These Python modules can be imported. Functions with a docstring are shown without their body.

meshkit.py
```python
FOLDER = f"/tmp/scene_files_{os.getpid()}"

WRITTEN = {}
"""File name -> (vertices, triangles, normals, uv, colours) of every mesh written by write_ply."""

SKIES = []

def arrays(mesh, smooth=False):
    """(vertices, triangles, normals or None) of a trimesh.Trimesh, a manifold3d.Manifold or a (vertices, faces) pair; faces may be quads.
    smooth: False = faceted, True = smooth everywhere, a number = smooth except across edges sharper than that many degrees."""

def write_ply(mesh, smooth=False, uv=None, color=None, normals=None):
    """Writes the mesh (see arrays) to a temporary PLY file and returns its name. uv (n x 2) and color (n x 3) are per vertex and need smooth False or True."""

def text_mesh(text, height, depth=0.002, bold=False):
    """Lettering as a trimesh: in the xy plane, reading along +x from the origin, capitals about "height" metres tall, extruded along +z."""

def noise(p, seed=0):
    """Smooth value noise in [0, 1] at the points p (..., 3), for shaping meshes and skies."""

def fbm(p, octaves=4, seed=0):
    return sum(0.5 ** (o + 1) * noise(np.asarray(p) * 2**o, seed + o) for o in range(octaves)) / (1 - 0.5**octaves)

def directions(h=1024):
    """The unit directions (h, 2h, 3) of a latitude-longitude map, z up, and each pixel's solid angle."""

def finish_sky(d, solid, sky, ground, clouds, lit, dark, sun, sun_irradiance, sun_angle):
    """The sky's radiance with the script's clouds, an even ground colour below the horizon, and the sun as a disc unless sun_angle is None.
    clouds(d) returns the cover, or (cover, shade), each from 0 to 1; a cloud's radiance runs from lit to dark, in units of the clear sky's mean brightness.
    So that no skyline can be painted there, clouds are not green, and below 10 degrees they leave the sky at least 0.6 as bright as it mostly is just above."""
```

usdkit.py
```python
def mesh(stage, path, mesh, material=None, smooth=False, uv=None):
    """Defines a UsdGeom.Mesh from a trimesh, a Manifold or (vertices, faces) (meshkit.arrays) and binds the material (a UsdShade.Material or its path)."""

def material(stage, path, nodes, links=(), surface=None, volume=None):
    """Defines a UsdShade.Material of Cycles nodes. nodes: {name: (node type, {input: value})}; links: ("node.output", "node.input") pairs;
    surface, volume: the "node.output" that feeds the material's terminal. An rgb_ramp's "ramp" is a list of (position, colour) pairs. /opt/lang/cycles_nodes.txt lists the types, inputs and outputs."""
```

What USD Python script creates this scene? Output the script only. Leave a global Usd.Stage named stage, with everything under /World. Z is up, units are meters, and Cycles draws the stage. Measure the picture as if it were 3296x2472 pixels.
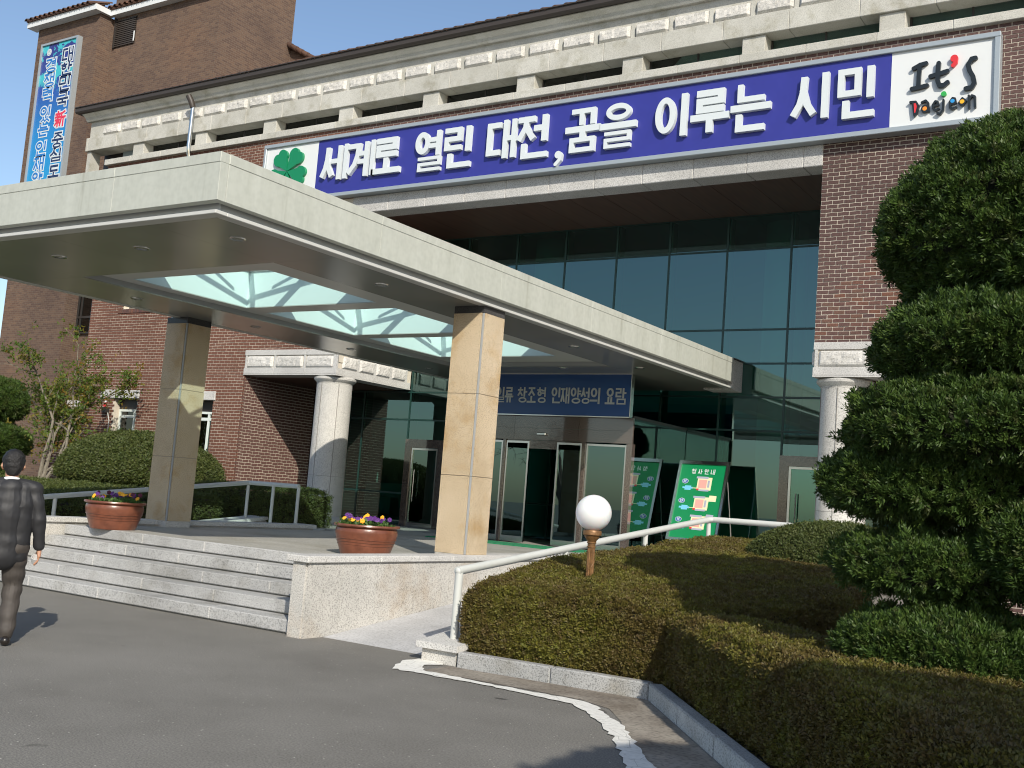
import math, random
import numpy as np, trimesh, usdkit, meshkit
import manifold3d as m3
from shapely.geometry import LineString, Polygon, Point, box as sbox
from shapely.ops import unary_union
from shapely import affinity
from pxr import Usd, UsdGeom, UsdLux, UsdShade, Gf, Sdf, Vt

stage = Usd.Stage.CreateInMemory()
UsdGeom.SetStageUpAxis(stage, UsdGeom.Tokens.z)
UsdGeom.SetStageMetersPerUnit(stage, 1.0)
world = UsdGeom.Xform.Define(stage, '/World'); stage.SetDefaultPrim(world.GetPrim())
UsdGeom.Scope.Define(stage, '/World/Looks')
RNG = np.random.default_rng(7)
random.seed(7)

# ---------------------------------------------------------------- camera, sky, sun, exposure
YAW, PITCH, ROLL, FLEN = -.578, .1048, -.0767, 2.12
EXPOSURE = 0.40
SUN_INT, SKY_STR = 0.95, 0.12
SUNDIR = np.array([1.12, -1.0, .95]); SUNDIR /= np.linalg.norm(SUNDIR)     # towards the sun


def cam_axes():
    cy, sy, cp, sp = math.cos(YAW), math.sin(YAW), math.cos(PITCH), math.sin(PITCH)
    f = np.array([sy * cp, cy * cp, sp]); r = np.array([cy, -sy, 0]); d = np.cross(f, r)
    cr, sr = math.cos(ROLL), math.sin(ROLL)
    return r * cr + d * sr, -r * sr + d * cr, f


def frame_matrix(x, y, zz, p):
    return Gf.Matrix4d(*[float(q) for row, w in ((x, 0), (y, 0), (zz, 0), (p, 1)) for q in (*row, w)])


cr_, cd_, cf_ = cam_axes()
cam = UsdGeom.Camera.Define(stage, '/World/camera')
cam.AddTransformOp().Set(frame_matrix(cr_, -cd_, -cf_, (0, 0, 1.6)))
cam.CreateHorizontalApertureAttr(36.0); cam.CreateVerticalApertureAttr(27.0); cam.CreateFocalLengthAttr(18.0 * FLEN)
cam.CreateClippingRangeAttr(Gf.Vec2f(.05, 2000)); cam.CreateExposureAttr(EXPOSURE)

sky = UsdLux.DomeLight.Define(stage, '/World/sky')
sky_mat = usdkit.material(stage, '/World/Looks/sky_air', {
    's': ('sky_texture', {'sky_type': 'single_scattering', 'sun_disc': False, 'sun_elevation': math.asin(SUNDIR[2]),
                          'sun_rotation': math.atan2(SUNDIR[0], SUNDIR[1]), 'altitude': 100.0, 'air_density': 1.0, 'aerosol_density': 1.0, 'ozone_density': 1.6}),
    'b': ('background_shader', {'strength': SKY_STR})}, [('s.color', 'b.color')], surface='b.background')
UsdShade.MaterialBindingAPI.Apply(sky.GetPrim()).Bind(sky_mat)
sun = UsdLux.DistantLight.Define(stage, '/World/sun')
ux = np.cross([0, 0, 1.0], SUNDIR); ux /= np.linalg.norm(ux)
sun.AddTransformOp().Set(frame_matrix(ux, np.cross(SUNDIR, ux), SUNDIR, (0, 0, 60)))
sun.CreateIntensityAttr(SUN_INT); sun.CreateAngleAttr(.53); sun.CreateColorAttr(Gf.Vec3f(1.0, .93, .81)); sun.CreateNormalizeAttr(True)

# ---------------------------------------------------------------- prim helpers
used = {}


def path_for(parent, name):
    base = '/World' if parent is None else str(parent.GetPath() if hasattr(parent, 'GetPath') else parent)
    k = used.setdefault(base, {}); n = k.get(name, 0); k[name] = n + 1
    return f'{base}/{name}' + (f'_{n:03d}' if n else '')


def tag(o, label=None, cat=None, group=None, kind=None):
    p = o.GetPrim()
    for k, v in (('label', label), ('category', cat), ('group', group), ('kind', kind)):
        if v: p.SetCustomDataByKey(k, v)
    return o


def thing(name, label, cat, group=None, kind=None, loc=None, parent=None):
    x = UsdGeom.Xform.Define(stage, path_for(parent, name))
    if loc is not None: x.AddTranslateOp().Set(Gf.Vec3d(*map(float, loc)))
    return tag(x, label, cat, group, kind)


def group_part(parent, name, label=None):
    x = UsdGeom.Xform.Define(stage, path_for(parent, name))
    return tag(x, label)


class MB:
    def __init__(s): s.v, s.f, s.n = [], [], 0
    def add(s, v, f):
        v = np.asarray(v, float); f = np.asarray(f, int)
        if f.ndim == 2 and f.shape[1] == 4: f = np.vstack([f[:, [0, 1, 2]], f[:, [0, 2, 3]]])
        s.v.append(v); s.f.append(f + s.n); s.n += len(v); return s
    def mesh(s, m):
        if hasattr(m, 'to_mesh'):
            q = m.to_mesh(); return s.add(q.vert_properties[:, :3], q.tri_verts)
        return s.add(m.vertices, m.faces)
    def box(s, x0, x1, y0, y1, z0, z1):
        v = [(x, y, q) for q in (z0, z1) for y in (y0, y1) for x in (x0, x1)]
        return s.add(v, [[0, 2, 3, 1], [4, 5, 7, 6], [0, 1, 5, 4], [2, 6, 7, 3], [0, 4, 6, 2], [1, 3, 7, 5]])
    def cbox(s, x0, x1, y0, y1, z0, z1, c=.008):
        v, f = _cbox_template()
        c = min(c, (x1 - x0) * .45, (y1 - y0) * .45, (z1 - z0) * .45)
        lo, hi = np.array([x0, y0, z0]), np.array([x1, y1, z1]); mid = (lo + hi) / 2; h = (hi - lo) / 2
        sg = np.sign(v); full = np.abs(v) > .95
        return s.add(mid + sg * (h - np.where(full, 0, c)), f)
    def quad(s, a, b, c, d): return s.add([a, b, c, d], [[0, 1, 2], [0, 2, 3]])
    def tube(s, pts, r, n=12, caps=True):
        pts = np.array(pts, float); r = np.broadcast_to(r, (len(pts),)); rings = []
        t = np.gradient(pts, axis=0); t /= np.linalg.norm(t, axis=1, keepdims=True)
        up = np.array([0, 0, 1.0]) if abs(t[0][2]) < .9 else np.array([1.0, 0, 0])
        a = np.cross(t[0], up); a /= np.linalg.norm(a)
        for i in range(len(pts)):
            a = a - t[i] * (a @ t[i]); a /= np.linalg.norm(a); b = np.cross(t[i], a)
            k = r[i]
            if 0 < i < len(pts) - 1:
                d1 = pts[i] - pts[i - 1]; d2 = pts[i + 1] - pts[i]
                d1 = d1 / np.linalg.norm(d1); d2 = d2 / np.linalg.norm(d2)
            th = np.arange(n) * 2 * np.pi / n
            rings.append(pts[i] + k * (np.cos(th)[:, None] * a + np.sin(th)[:, None] * b))
        v = np.vstack(rings); f = []
        for i in range(len(pts) - 1):
            for j in range(n):
                f.append([i * n + j, i * n + (j + 1) % n, (i + 1) * n + (j + 1) % n, (i + 1) * n + j])
        s.add(v, f)
        if caps:
            for i, rev in ((0, True), (len(pts) - 1, False)):
                c = np.vstack([pts[i], rings[i]]); ff = [[0, 1 + (j + 1) % n, 1 + j] if rev else [0, 1 + j, 1 + (j + 1) % n] for j in range(n)]
                s.add(c, ff)
        return s
    def lathe(s, prof, c=(0, 0, 0), n=32):
        prof = np.array(prof, float); th = np.arange(n) * 2 * np.pi / n
        v = np.stack([prof[:, None, 0] * np.cos(th), prof[:, None, 0] * np.sin(th), np.broadcast_to(prof[:, None, 1], (len(prof), n))], -1).reshape(-1, 3) + c
        f = [[i * n + j, i * n + (j + 1) % n, (i + 1) * n + (j + 1) % n, (i + 1) * n + j] for i in range(len(prof) - 1) for j in range(n)]
        return s.add(v, f)
    def poly(s, P, place, depth):
        """a shapely polygon extruded: place maps (u, v, w) arrays to points, w from 0 (back) to depth"""
        for g in getattr(P, 'geoms', [P]):
            if g.is_empty or g.area < 1e-7: continue
            e = trimesh.creation.extrude_polygon(g, depth, engine='earcut')
            s.add(place(e.vertices[:, 0], e.vertices[:, 1], e.vertices[:, 2]), e.faces)
        return s
    def build(s, name, mat, parent=None, smooth=False, label=None, kind=None):
        v = np.vstack(s.v); f = np.vstack(s.f)
        p = usdkit.mesh(stage, path_for(parent, name), (v, f), mat, smooth=smooth)
        return tag(p, label, kind=kind)


_T = []
def _cbox_template():
    if not _T:
        p = np.array([[sx * (1 if k == 0 else .9), sy * (1 if k == 1 else .9), sz * (1 if k == 2 else .9)] for sx in (-1, 1) for sy in (-1, 1) for sz in (-1, 1) for k in range(3)])
        h = trimesh.convex.convex_hull(p); _T.append((np.array(h.vertices), np.array(h.faces)))
    return _T[0]


def one(name, mat, parent, x0, x1, y0, y1, z0, z1, c=0, label=None, kind=None):
    m = MB(); (m.cbox(x0, x1, y0, y1, z0, z1, c) if c else m.box(x0, x1, y0, y1, z0, z1))
    return m.build(name, mat, parent, label=label, kind=kind)


def quats(normals, spin):
    """unit quaternions (w, xyz) that turn +z to each normal after a spin about z"""
    n = normals / np.linalg.norm(normals, axis=1, keepdims=True)
    w = 1 + n[:, 2]; q = np.stack([w, -n[:, 1], n[:, 0], 0 * w], 1)
    q[w < 1e-4] = [0, 1, 0, 0]; q /= np.linalg.norm(q, axis=1, keepdims=True)
    c, s_ = np.cos(spin / 2), np.sin(spin / 2)
    return np.stack([q[:, 0] * c, q[:, 1] * c + q[:, 2] * s_, q[:, 2] * c - q[:, 1] * s_, q[:, 0] * s_], 1)


def scatter(parent, name, protos, mats, pts, normals, scales, idx, kind='stuff'):
    pi = UsdGeom.PointInstancer.Define(stage, path_for(parent, name))
    targets = []
    for i, (v, f) in enumerate(protos):
        pr = usdkit.mesh(stage, f'{pi.GetPath()}/sprig_shape_{i + 1:03d}', (v, f), mats[i % len(mats)])
        targets.append(pr.GetPath())
    pi.CreatePrototypesRel().SetTargets(targets)
    q = quats(normals, RNG.uniform(0, 2 * np.pi, len(pts)))
    pi.CreatePositionsAttr(Vt.Vec3fArray.FromNumpy(np.asarray(pts, np.float32)))
    pi.CreateOrientationsAttr(Vt.QuathArray([Gf.Quath(float(a[0]), float(a[1]), float(a[2]), float(a[3])) for a in q]))
    pi.CreateScalesAttr(Vt.Vec3fArray.FromNumpy(np.repeat(np.asarray(scales, np.float32)[:, None], 3, 1)))
    pi.CreateProtoIndicesAttr(Vt.IntArray.FromNumpy(np.asarray(idx, np.int32)))
    return tag(pi, kind=kind)


# ---------------------------------------------------------------- materials
def mat(name, nodes, links, surface='p.BSDF'):
    return usdkit.material(stage, '/World/Looks/' + name, nodes, links, surface=surface)


def plain(name, col, rough=.5, metal=0., spec=.5, coat=0., vary=.0, scale=3., bump=0., bscale=40.):
    n = {'p': ('principled_bsdf', dict(base_color=col, roughness=rough, metallic=metal, specular_ior_level=spec, coat_weight=coat))}
    l = []
    if vary or bump: n['g'] = ('geometry', {})
    if vary:
        n['n'] = ('noise_texture', dict(scale=scale, detail=4.)); n['r'] = ('rgb_ramp', {'ramp': [(.3, tuple(c * (1 - vary) for c in col)), (.7, tuple(min(1, c * (1 + vary)) for c in col))]})
        l += [('g.position', 'n.vector'), ('n.fac', 'r.fac'), ('r.color', 'p.base_color')]
    if bump:
        n['bn'] = ('noise_texture', dict(scale=bscale, detail=3.)); n['b'] = ('bump', dict(strength=bump, distance=.01))
        l += [('g.position', 'bn.vector'), ('bn.fac', 'b.height'), ('b.normal', 'p.normal')]
    return mat(name, n, l)


def stone(name, c1, c2, speck=(.5, 1.), sscale=90., big=1.2, rough=.75, bump=.15, bscale=90., stain=None, island=0.):
    n = {'g': ('geometry', {}), 'n': ('noise_texture', dict(scale=big, detail=5., roughness=.6)), 'r': ('rgb_ramp', {'ramp': [(.35, c1), (.65, c2)]}),
         's': ('noise_texture', dict(scale=sscale, detail=2.)), 'sr': ('rgb_ramp', {'ramp': [(.34, (speck[0],) * 3), (.52, (speck[1],) * 3)]}),
         'm': ('mix_color', {'blend_type': 'multiply', 'fac': 1.}), 'p': ('principled_bsdf', dict(roughness=rough, specular_ior_level=.3)),
         'bn': ('noise_texture', dict(scale=bscale, detail=3.)), 'b': ('bump', dict(strength=bump, distance=.01))}
    l = [('g.position', 'n.vector'), ('g.position', 's.vector'), ('g.position', 'bn.vector'), ('n.fac', 'r.fac'), ('s.fac', 'sr.fac'), ('r.color', 'm.a'), ('sr.color', 'm.b'),
         ('bn.fac', 'b.height'), ('b.normal', 'p.normal')]
    last = 'm.result'
    if stain:
        col, sc, lo, hi = stain
        n['tn'] = ('noise_texture', dict(scale=sc, detail=6., roughness=.65)); n['tr'] = ('rgb_ramp', {'ramp': [(lo, (0, 0, 0)), (hi, (1, 1, 1))]}); n['tm'] = ('mix_color', {'blend_type': 'multiply', 'b': col})
        l += [('g.position', 'tn.vector'), ('tn.fac', 'tr.fac'), ('tr.color', 'tm.fac'), (last, 'tm.a')]; last = 'tm.result'
    if island:
        n['oi'] = ('object_info', {}); n['ad'] = ('math', {'math_type': 'add'}); n['fr'] = ('math', {'math_type': 'fraction'})
        n['ir'] = ('rgb_ramp', {'ramp': [(0, (1 - island,) * 3), (1, (1,) * 3)]}); n['im'] = ('mix_color', {'blend_type': 'multiply', 'fac': 1.})
        l += [('oi.random', 'ad.value1'), ('g.random_per_island', 'ad.value2'), ('ad.value', 'fr.value1'), ('fr.value', 'ir.fac'), ('ir.color', 'im.b'), (last, 'im.a')]; last = 'im.result'
    l.append((last, 'p.base_color'))
    return mat(name, n, l)


def brickm(name, cols, rough=.8):
    n = {'g': ('geometry', {}), 'oi': ('object_info', {}), 'ad': ('math', {'math_type': 'add'}), 'fr': ('math', {'math_type': 'fraction'}),
         'r': ('rgb_ramp', {'ramp': [(i / (len(cols) - 1), c) for i, c in enumerate(cols)]}),
         'n': ('noise_texture', dict(scale=40., detail=4.)), 'nr': ('rgb_ramp', {'ramp': [(.3, (.72,) * 3), (.7, (1.12,) * 3)]}),
         'd': ('noise_texture', dict(scale=.6, detail=4.)), 'dr': ('rgb_ramp', {'ramp': [(.35, (.85, .85, .85)), (.6, (1.05, 1.05, 1.05))]}),
         'm': ('mix_color', {'blend_type': 'multiply', 'fac': 1.}), 'm2': ('mix_color', {'blend_type': 'multiply', 'fac': 1.}),
         'bn': ('noise_texture', dict(scale=120., detail=3.)), 'b': ('bump', dict(strength=.25, distance=.006)),
         'p': ('principled_bsdf', dict(roughness=rough, specular_ior_level=.25))}
    l = [('oi.random', 'ad.value1'), ('g.random_per_island', 'ad.value2'), ('ad.value', 'fr.value1'), ('fr.value', 'r.fac'), ('g.position', 'n.vector'), ('n.fac', 'nr.fac'),
         ('g.position', 'd.vector'), ('d.fac', 'dr.fac'), ('r.color', 'm.a'), ('nr.color', 'm.b'), ('m.result', 'm2.a'), ('dr.color', 'm2.b'), ('m2.result', 'p.base_color'),
         ('g.position', 'bn.vector'), ('bn.fac', 'b.height'), ('b.normal', 'p.normal')]
    return mat(name, n, l)


BR = [(.118, .062, .052), (.145, .074, .060), (.098, .058, .056), (.132, .078, .062), (.165, .074, .050), (.110, .066, .060), (.126, .062, .053)]
M = {}
M['brick'] = brickm('brick', BR)
M['mortar'] = stone('mortar', (.56, .50, .41), (.66, .60, .50), speck=(.8, 1), sscale=60)
M['granite'] = stone('granite', (.52, .51, .49), (.62, .61, .58), speck=(.55, 1), island=.07)
M['rustic'] = stone('rustic_granite', (.55, .535, .50), (.66, .64, .60), speck=(.7, 1), sscale=50, bump=.5, bscale=35, island=.05)
M['weathered'] = stone('weathered_granite', (.47, .46, .41), (.57, .56, .51), speck=(.68, 1), stain=((.66, .64, .55), 2.2, .52, .75), island=.08)
M['lintel'] = stone('lintel_granite', (.47, .46, .44), (.56, .55, .53), speck=(.5, 1), sscale=70, stain=((.75, .58, .40), .42, .63, .74), island=.06)
M['hammered'] = stone('hammered_granite', (.47, .46, .43), (.58, .56, .52), speck=(.55, 1), sscale=75, bump=.5, bscale=65, stain=((.82, .74, .66), 1.3, .52, .7), island=.06)
M['step'] = stone('step_granite', (.38, .38, .375), (.48, .48, .47), speck=(.6, 1), sscale=70, bump=.25, bscale=55, stain=((.72, .71, .68), 1.7, .5, .7), island=.07)
M['beige'] = stone('beige_granite', (.50, .395, .26), (.60, .49, .345), speck=(.62, 1), sscale=75, big=1.1, bump=.12, stain=((.80, .66, .44), 2.0, .53, .75), island=.06)
M['column'] = stone('column_granite', (.50, .49, .455), (.60, .585, .55), speck=(.55, 1), sscale=65, bump=.3, bscale=60)
M['paving'] = stone('platform_paving', (.37, .36, .325), (.46, .45, .41), speck=(.7, 1), sscale=40, big=.9, rough=.55, stain=((.8, .78, .72), .8, .5, .7), island=.08)
M['ramp'] = stone('ramp_stone', (.42, .42, .42), (.52, .52, .52), speck=(.75, 1), sscale=45, big=1.6, rough=.65, island=.05)
M['kerb'] = stone('kerb_granite', (.33, .335, .33), (.43, .43, .42), speck=(.5, 1), sscale=80, bump=.3, stain=((.7, .66, .58), 2., .5, .72), island=.06)
M['joint'] = plain('joint_grout', (.20, .19, .17), .9)
M['asphalt'] = mat('asphalt', {
    'g': ('geometry', {}), 'n': ('noise_texture', dict(scale=.55, detail=6., roughness=.62)), 'r': ('rgb_ramp', {'ramp': [(.32, (.150, .143, .129)), (.5, (.186, .179, .162)), (.68, (.212, .204, .186))]}),
    's': ('noise_texture', dict(scale=75., detail=3., roughness=.7)), 'sr': ('rgb_ramp', {'ramp': [(.3, (.58, .58, .58)), (.5, (.97, .97, .97)), (.66, (1.35, 1.33, 1.28))]}),
    'v': ('voronoi_texture', dict(scale=17., randomness=1.)), 'vr': ('rgb_ramp', {'ramp': [(.0, (1, 1, 1)), (.075, (1, 1, 1)), (.11, (0, 0, 0))]}),
    'vw': ('white_noise_texture', {'dimensions': '3D'}), 'vt': ('math', {'math_type': 'greater_than', 'value2': .62}), 'vm': ('math', {'math_type': 'multiply'}),
    'o': ('noise_texture', dict(scale=2.6, detail=1.5, distortion=.4)), 'orr': ('rgb_ramp', {'ramp': [(.745, (0, 0, 0)), (.775, (1, 1, 1))]}), 'om': ('mix_color', {'b': (.035, .033, .03)}),
    'm': ('mix_color', {'blend_type': 'multiply', 'fac': 1.}), 'm2': ('mix_color', {'b': (.52, .50, .45)}), 'of': ('math', {'math_type': 'multiply', 'value2': .75}),
    'bn': ('noise_texture', dict(scale=110., detail=3.)), 'b': ('bump', dict(strength=.45, distance=.012)), 'p': ('principled_bsdf', dict(roughness=.88, specular_ior_level=.25))},
    [('g.position', 'n.vector'), ('g.position', 's.vector'), ('g.position', 'v.vector'), ('g.position', 'o.vector'), ('g.position', 'bn.vector'), ('n.fac', 'r.fac'), ('s.fac', 'sr.fac'), ('r.color', 'm.a'), ('sr.color', 'm.b'),
     ('v.distance', 'vr.fac'), ('v.position', 'vw.vector'), ('vw.value', 'vt.value1'), ('vr.color', 'vm.value1'), ('vt.value', 'vm.value2'), ('vm.value', 'm2.fac'), ('m.result', 'm2.a'),
     ('o.fac', 'orr.fac'), ('orr.color', 'of.value1'), ('of.value', 'om.fac'), ('m2.result', 'om.a'), ('om.result', 'p.base_color'), ('bn.fac', 'b.height'), ('b.normal', 'p.normal')])
M['concrete'] = stone('gutter_concrete', (.20, .175, .145), (.31, .28, .235), speck=(.7, 1.05), sscale=30, big=2.2, rough=.85, stain=((.6, .55, .5), 1.3, .48, .7))
M['roadpaint'] = mat('road_paint', {
    'g': ('geometry', {}), 'n': ('noise_texture', dict(scale=28., detail=5., roughness=.7)), 'r': ('rgb_ramp', {'ramp': [(.30, (.19, .18, .165)), (.345, (.66, .65, .60)), (.7, (.82, .81, .76))]}),
    'v': ('voronoi_texture', dict(feature='distance_to_edge', scale=6.)), 'vr': ('rgb_ramp', {'ramp': [(0, (.35,) * 3), (.012, (1,) * 3)]}), 'm': ('mix_color', {'blend_type': 'multiply', 'fac': 1.}),
    'p': ('principled_bsdf', dict(roughness=.7))}, [('g.position', 'n.vector'), ('g.position', 'v.vector'), ('n.fac', 'r.fac'), ('v.distance', 'vr.fac'), ('r.color', 'm.a'), ('vr.color', 'm.b'), ('m.result', 'p.base_color')])
# painted canopy metal: pale cream-green with streaks of dirt running down from joints
M['fascia'] = mat('canopy_paint', {
    'g': ('geometry', {}), 'mp': ('mapping', {'scale': (2.6, 2.6, .22)}), 'n': ('noise_texture', dict(scale=1.6, detail=6., roughness=.7)), 'r': ('rgb_ramp', {'ramp': [(.24, (.30, .30, .25)), (.40, (.42, .435, .385)), (.7, (.47, .485, .435))]}),
    'k': ('noise_texture', dict(scale=14., detail=4.)), 'kr': ('rgb_ramp', {'ramp': [(.3, (.93,) * 3), (.6, (1.02,) * 3)]}), 'm': ('mix_color', {'blend_type': 'multiply', 'fac': 1.}),
    'p': ('principled_bsdf', dict(roughness=.45, specular_ior_level=.4))},
    [('g.position', 'mp.vector'), ('mp.vector', 'n.vector'), ('n.fac', 'r.fac'), ('g.position', 'k.vector'), ('k.fac', 'kr.fac'), ('r.color', 'm.a'), ('kr.color', 'm.b'), ('m.result', 'p.base_color')])
M['trim'] = plain('canopy_trim', (.50, .50, .47), .35)
M['soffit'] = plain('soffit_metal', (.34, .335, .295), .22, metal=.4, spec=.6, vary=.06, scale=.8)
M['recess'] = plain('recess_metal', (.33, .34, .34), .4)
M['well'] = plain('skylight_well_panel', (.70, .80, .79), .35)
M['dark_stone'] = stone('dark_granite', (.035, .035, .036), (.06, .06, .06), speck=(.6, 1.3), rough=.2, bump=0)
M['steel'] = plain('stainless_steel', (.62, .62, .60), .18, metal=1.)
M['signsteel'] = plain('sign_frame_metal', (.38, .42, .44), .38, metal=.35)
M['blue'] = plain('sign_blue', (.030, .034, .245), .42, vary=.04)
M['white'] = plain('sign_white', (.66, .68, .68), .4)
M['letter'] = plain('letter_white', (.60, .645, .655), .35)
M['black'] = plain('logo_black', (.012, .016, .018), .35)
M['red'] = plain('logo_red', (.62, .03, .035), .4)
M['lgreen'] = plain('logo_green', (.03, .36, .07), .4)
M['lblue'] = plain('logo_blue', (.03, .28, .62), .4)
M['orange'] = plain('logo_orange', (.80, .26, .03), .4)
M['yellow'] = plain('logo_yellow', (.85, .42, .02), .4)
M['clover'] = plain('clover_green', (.004, .20, .082), .4)
M['eblue'] = plain('entrance_sign_blue', (.012, .058, .20), .25)
M['eletter'] = plain('entrance_letter_silver', (.42, .44, .44), .35, metal=.3)
M['gutter'] = plain('gutter_brown', (.045, .036, .030), .5)
M['tile'] = brickm('roof_tile', [(.085, .050, .038), (.12, .065, .045), (.07, .05, .042), (.16, .08, .05)])
M['wood'] = mat('wood_soffit', {
    'g': ('geometry', {}), 'oi': ('object_info', {}), 'mp': ('mapping', {'scale': (14., .8, 1.)}), 'n': ('noise_texture', dict(scale=2., detail=4.)), 'r': ('rgb_ramp', {'ramp': [(.3, (.055, .026, .017)), (.7, (.095, .046, .03))]}),
    'p': ('principled_bsdf', dict(roughness=.5))}, [('g.position', 'mp.vector'), ('mp.vector', 'n.vector'), ('n.fac', 'r.fac'), ('r.color', 'p.base_color')])


def glass(name, tint, ior=1.55, gcol=(.9, .95, .95), rough=0., wave=0.):
    n = {'t': ('transparent_bsdf', dict(color=tint)), 'g': ('glossy_bsdf', dict(color=gcol, roughness=rough)), 'f': ('fresnel', dict(IOR=ior)), 'm': ('mix_closure', {})}
    l = [('f.fac', 'm.fac'), ('t.BSDF', 'm.closure1'), ('g.BSDF', 'm.closure2')]
    if wave:
        n['ge'] = ('geometry', {}); n['nn'] = ('noise_texture', dict(scale=.7, detail=1.)); n['b'] = ('bump', dict(strength=wave, distance=.05))
        l += [('ge.position', 'nn.vector'), ('nn.fac', 'b.height'), ('b.normal', 'g.normal')]
    return mat(name, n, l, surface='m.closure')


M['teal'] = glass('teal_glass', (.17, .56, .47), 2.5, gcol=(.62, .93, .89), wave=.02)
M['roofglass'] = mat('skylight_glass', {'t': ('transparent_bsdf', dict(color=(.70, .92, .90))), 'g': ('glossy_bsdf', dict(color=(.9, .95, .95), roughness=0.)), 'm': ('mix_closure', {'fac': .07})}, [('t.BSDF', 'm.closure1'), ('g.BSDF', 'm.closure2')], surface='m.closure')
M['clear'] = glass('window_glass', (.60, .76, .72), 1.8)
M['mullion'] = plain('mullion_green', (.012, .045, .038), .35)
M['fin'] = plain('glass_fin_green', (.09, .30, .22), .25)
M['polished'] = mat('polished_brown_granite', {
    'g': ('geometry', {}), 'n': ('noise_texture', dict(scale=55., detail=3.)), 'r': ('rgb_ramp', {'ramp': [(.3, (.035, .026, .022)), (.5, (.075, .058, .05)), (.7, (.13, .105, .09))]}),
    'p': ('principled_bsdf', dict(roughness=.06, specular_ior_level=.9, coat_weight=.6, coat_roughness=.02))}, [('g.position', 'n.vector'), ('n.fac', 'r.fac'), ('r.color', 'p.base_color')])
M['rail'] = plain('rail_paint', (.52, .535, .51), .4, vary=.05)
M['interior'] = plain('interior_wall', (.46, .47, .44), .7)
M['intfloor'] = plain('interior_floor', (.30, .29, .26), .3)
M['intcol'] = plain('interior_column', (.62, .62, .58), .6)
M['sky_blind'] = plain('clerestory_blind', (.20, .25, .27), .35); M['blind'] = plain('window_blind', (.58, .60, .54), .7)
M['frame_dark'] = plain('window_frame_dark', (.03, .027, .025), .4)
M['frame_white'] = plain('window_frame_white', (.66, .72, .68), .4)
M['terracotta'] = plain('glazed_brown_clay', (.155, .052, .028), .33, spec=.5, vary=.22, scale=9., bump=.18, bscale=26.)
M['soil'] = plain('soil', (.055, .04, .028), .95, vary=.3, scale=20, bump=.6, bscale=50)
M['lawn'] = plain('dry_lawn', (.10, .085, .045), .95, vary=.35, scale=5, bump=.8, bscale=60)
M['mat_green'] = plain('door_mat_green', (.012, .20, .085), .9, bump=.5, bscale=200)
M['board_green'] = plain('board_green', (.006, .215, .075), .22)
M['globe'] = mat('lamp_globe', {'p': ('principled_bsdf', dict(base_color=(.74, .74, .74), roughness=.22, subsurface_weight=.25, subsurface_scale=.05))}, [])
M['bronze'] = plain('bronze_paint', (.20, .105, .042), .42, metal=.3, vary=.3, scale=18, bump=.3, bscale=60)
M['bark'] = plain('bark', (.085, .065, .05), .9, vary=.3, scale=12, bump=.8, bscale=40)
M['bark_grey'] = plain('bark_grey', (.17, .15, .115), .9, vary=.25, scale=14, bump=.6, bscale=50)


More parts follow.
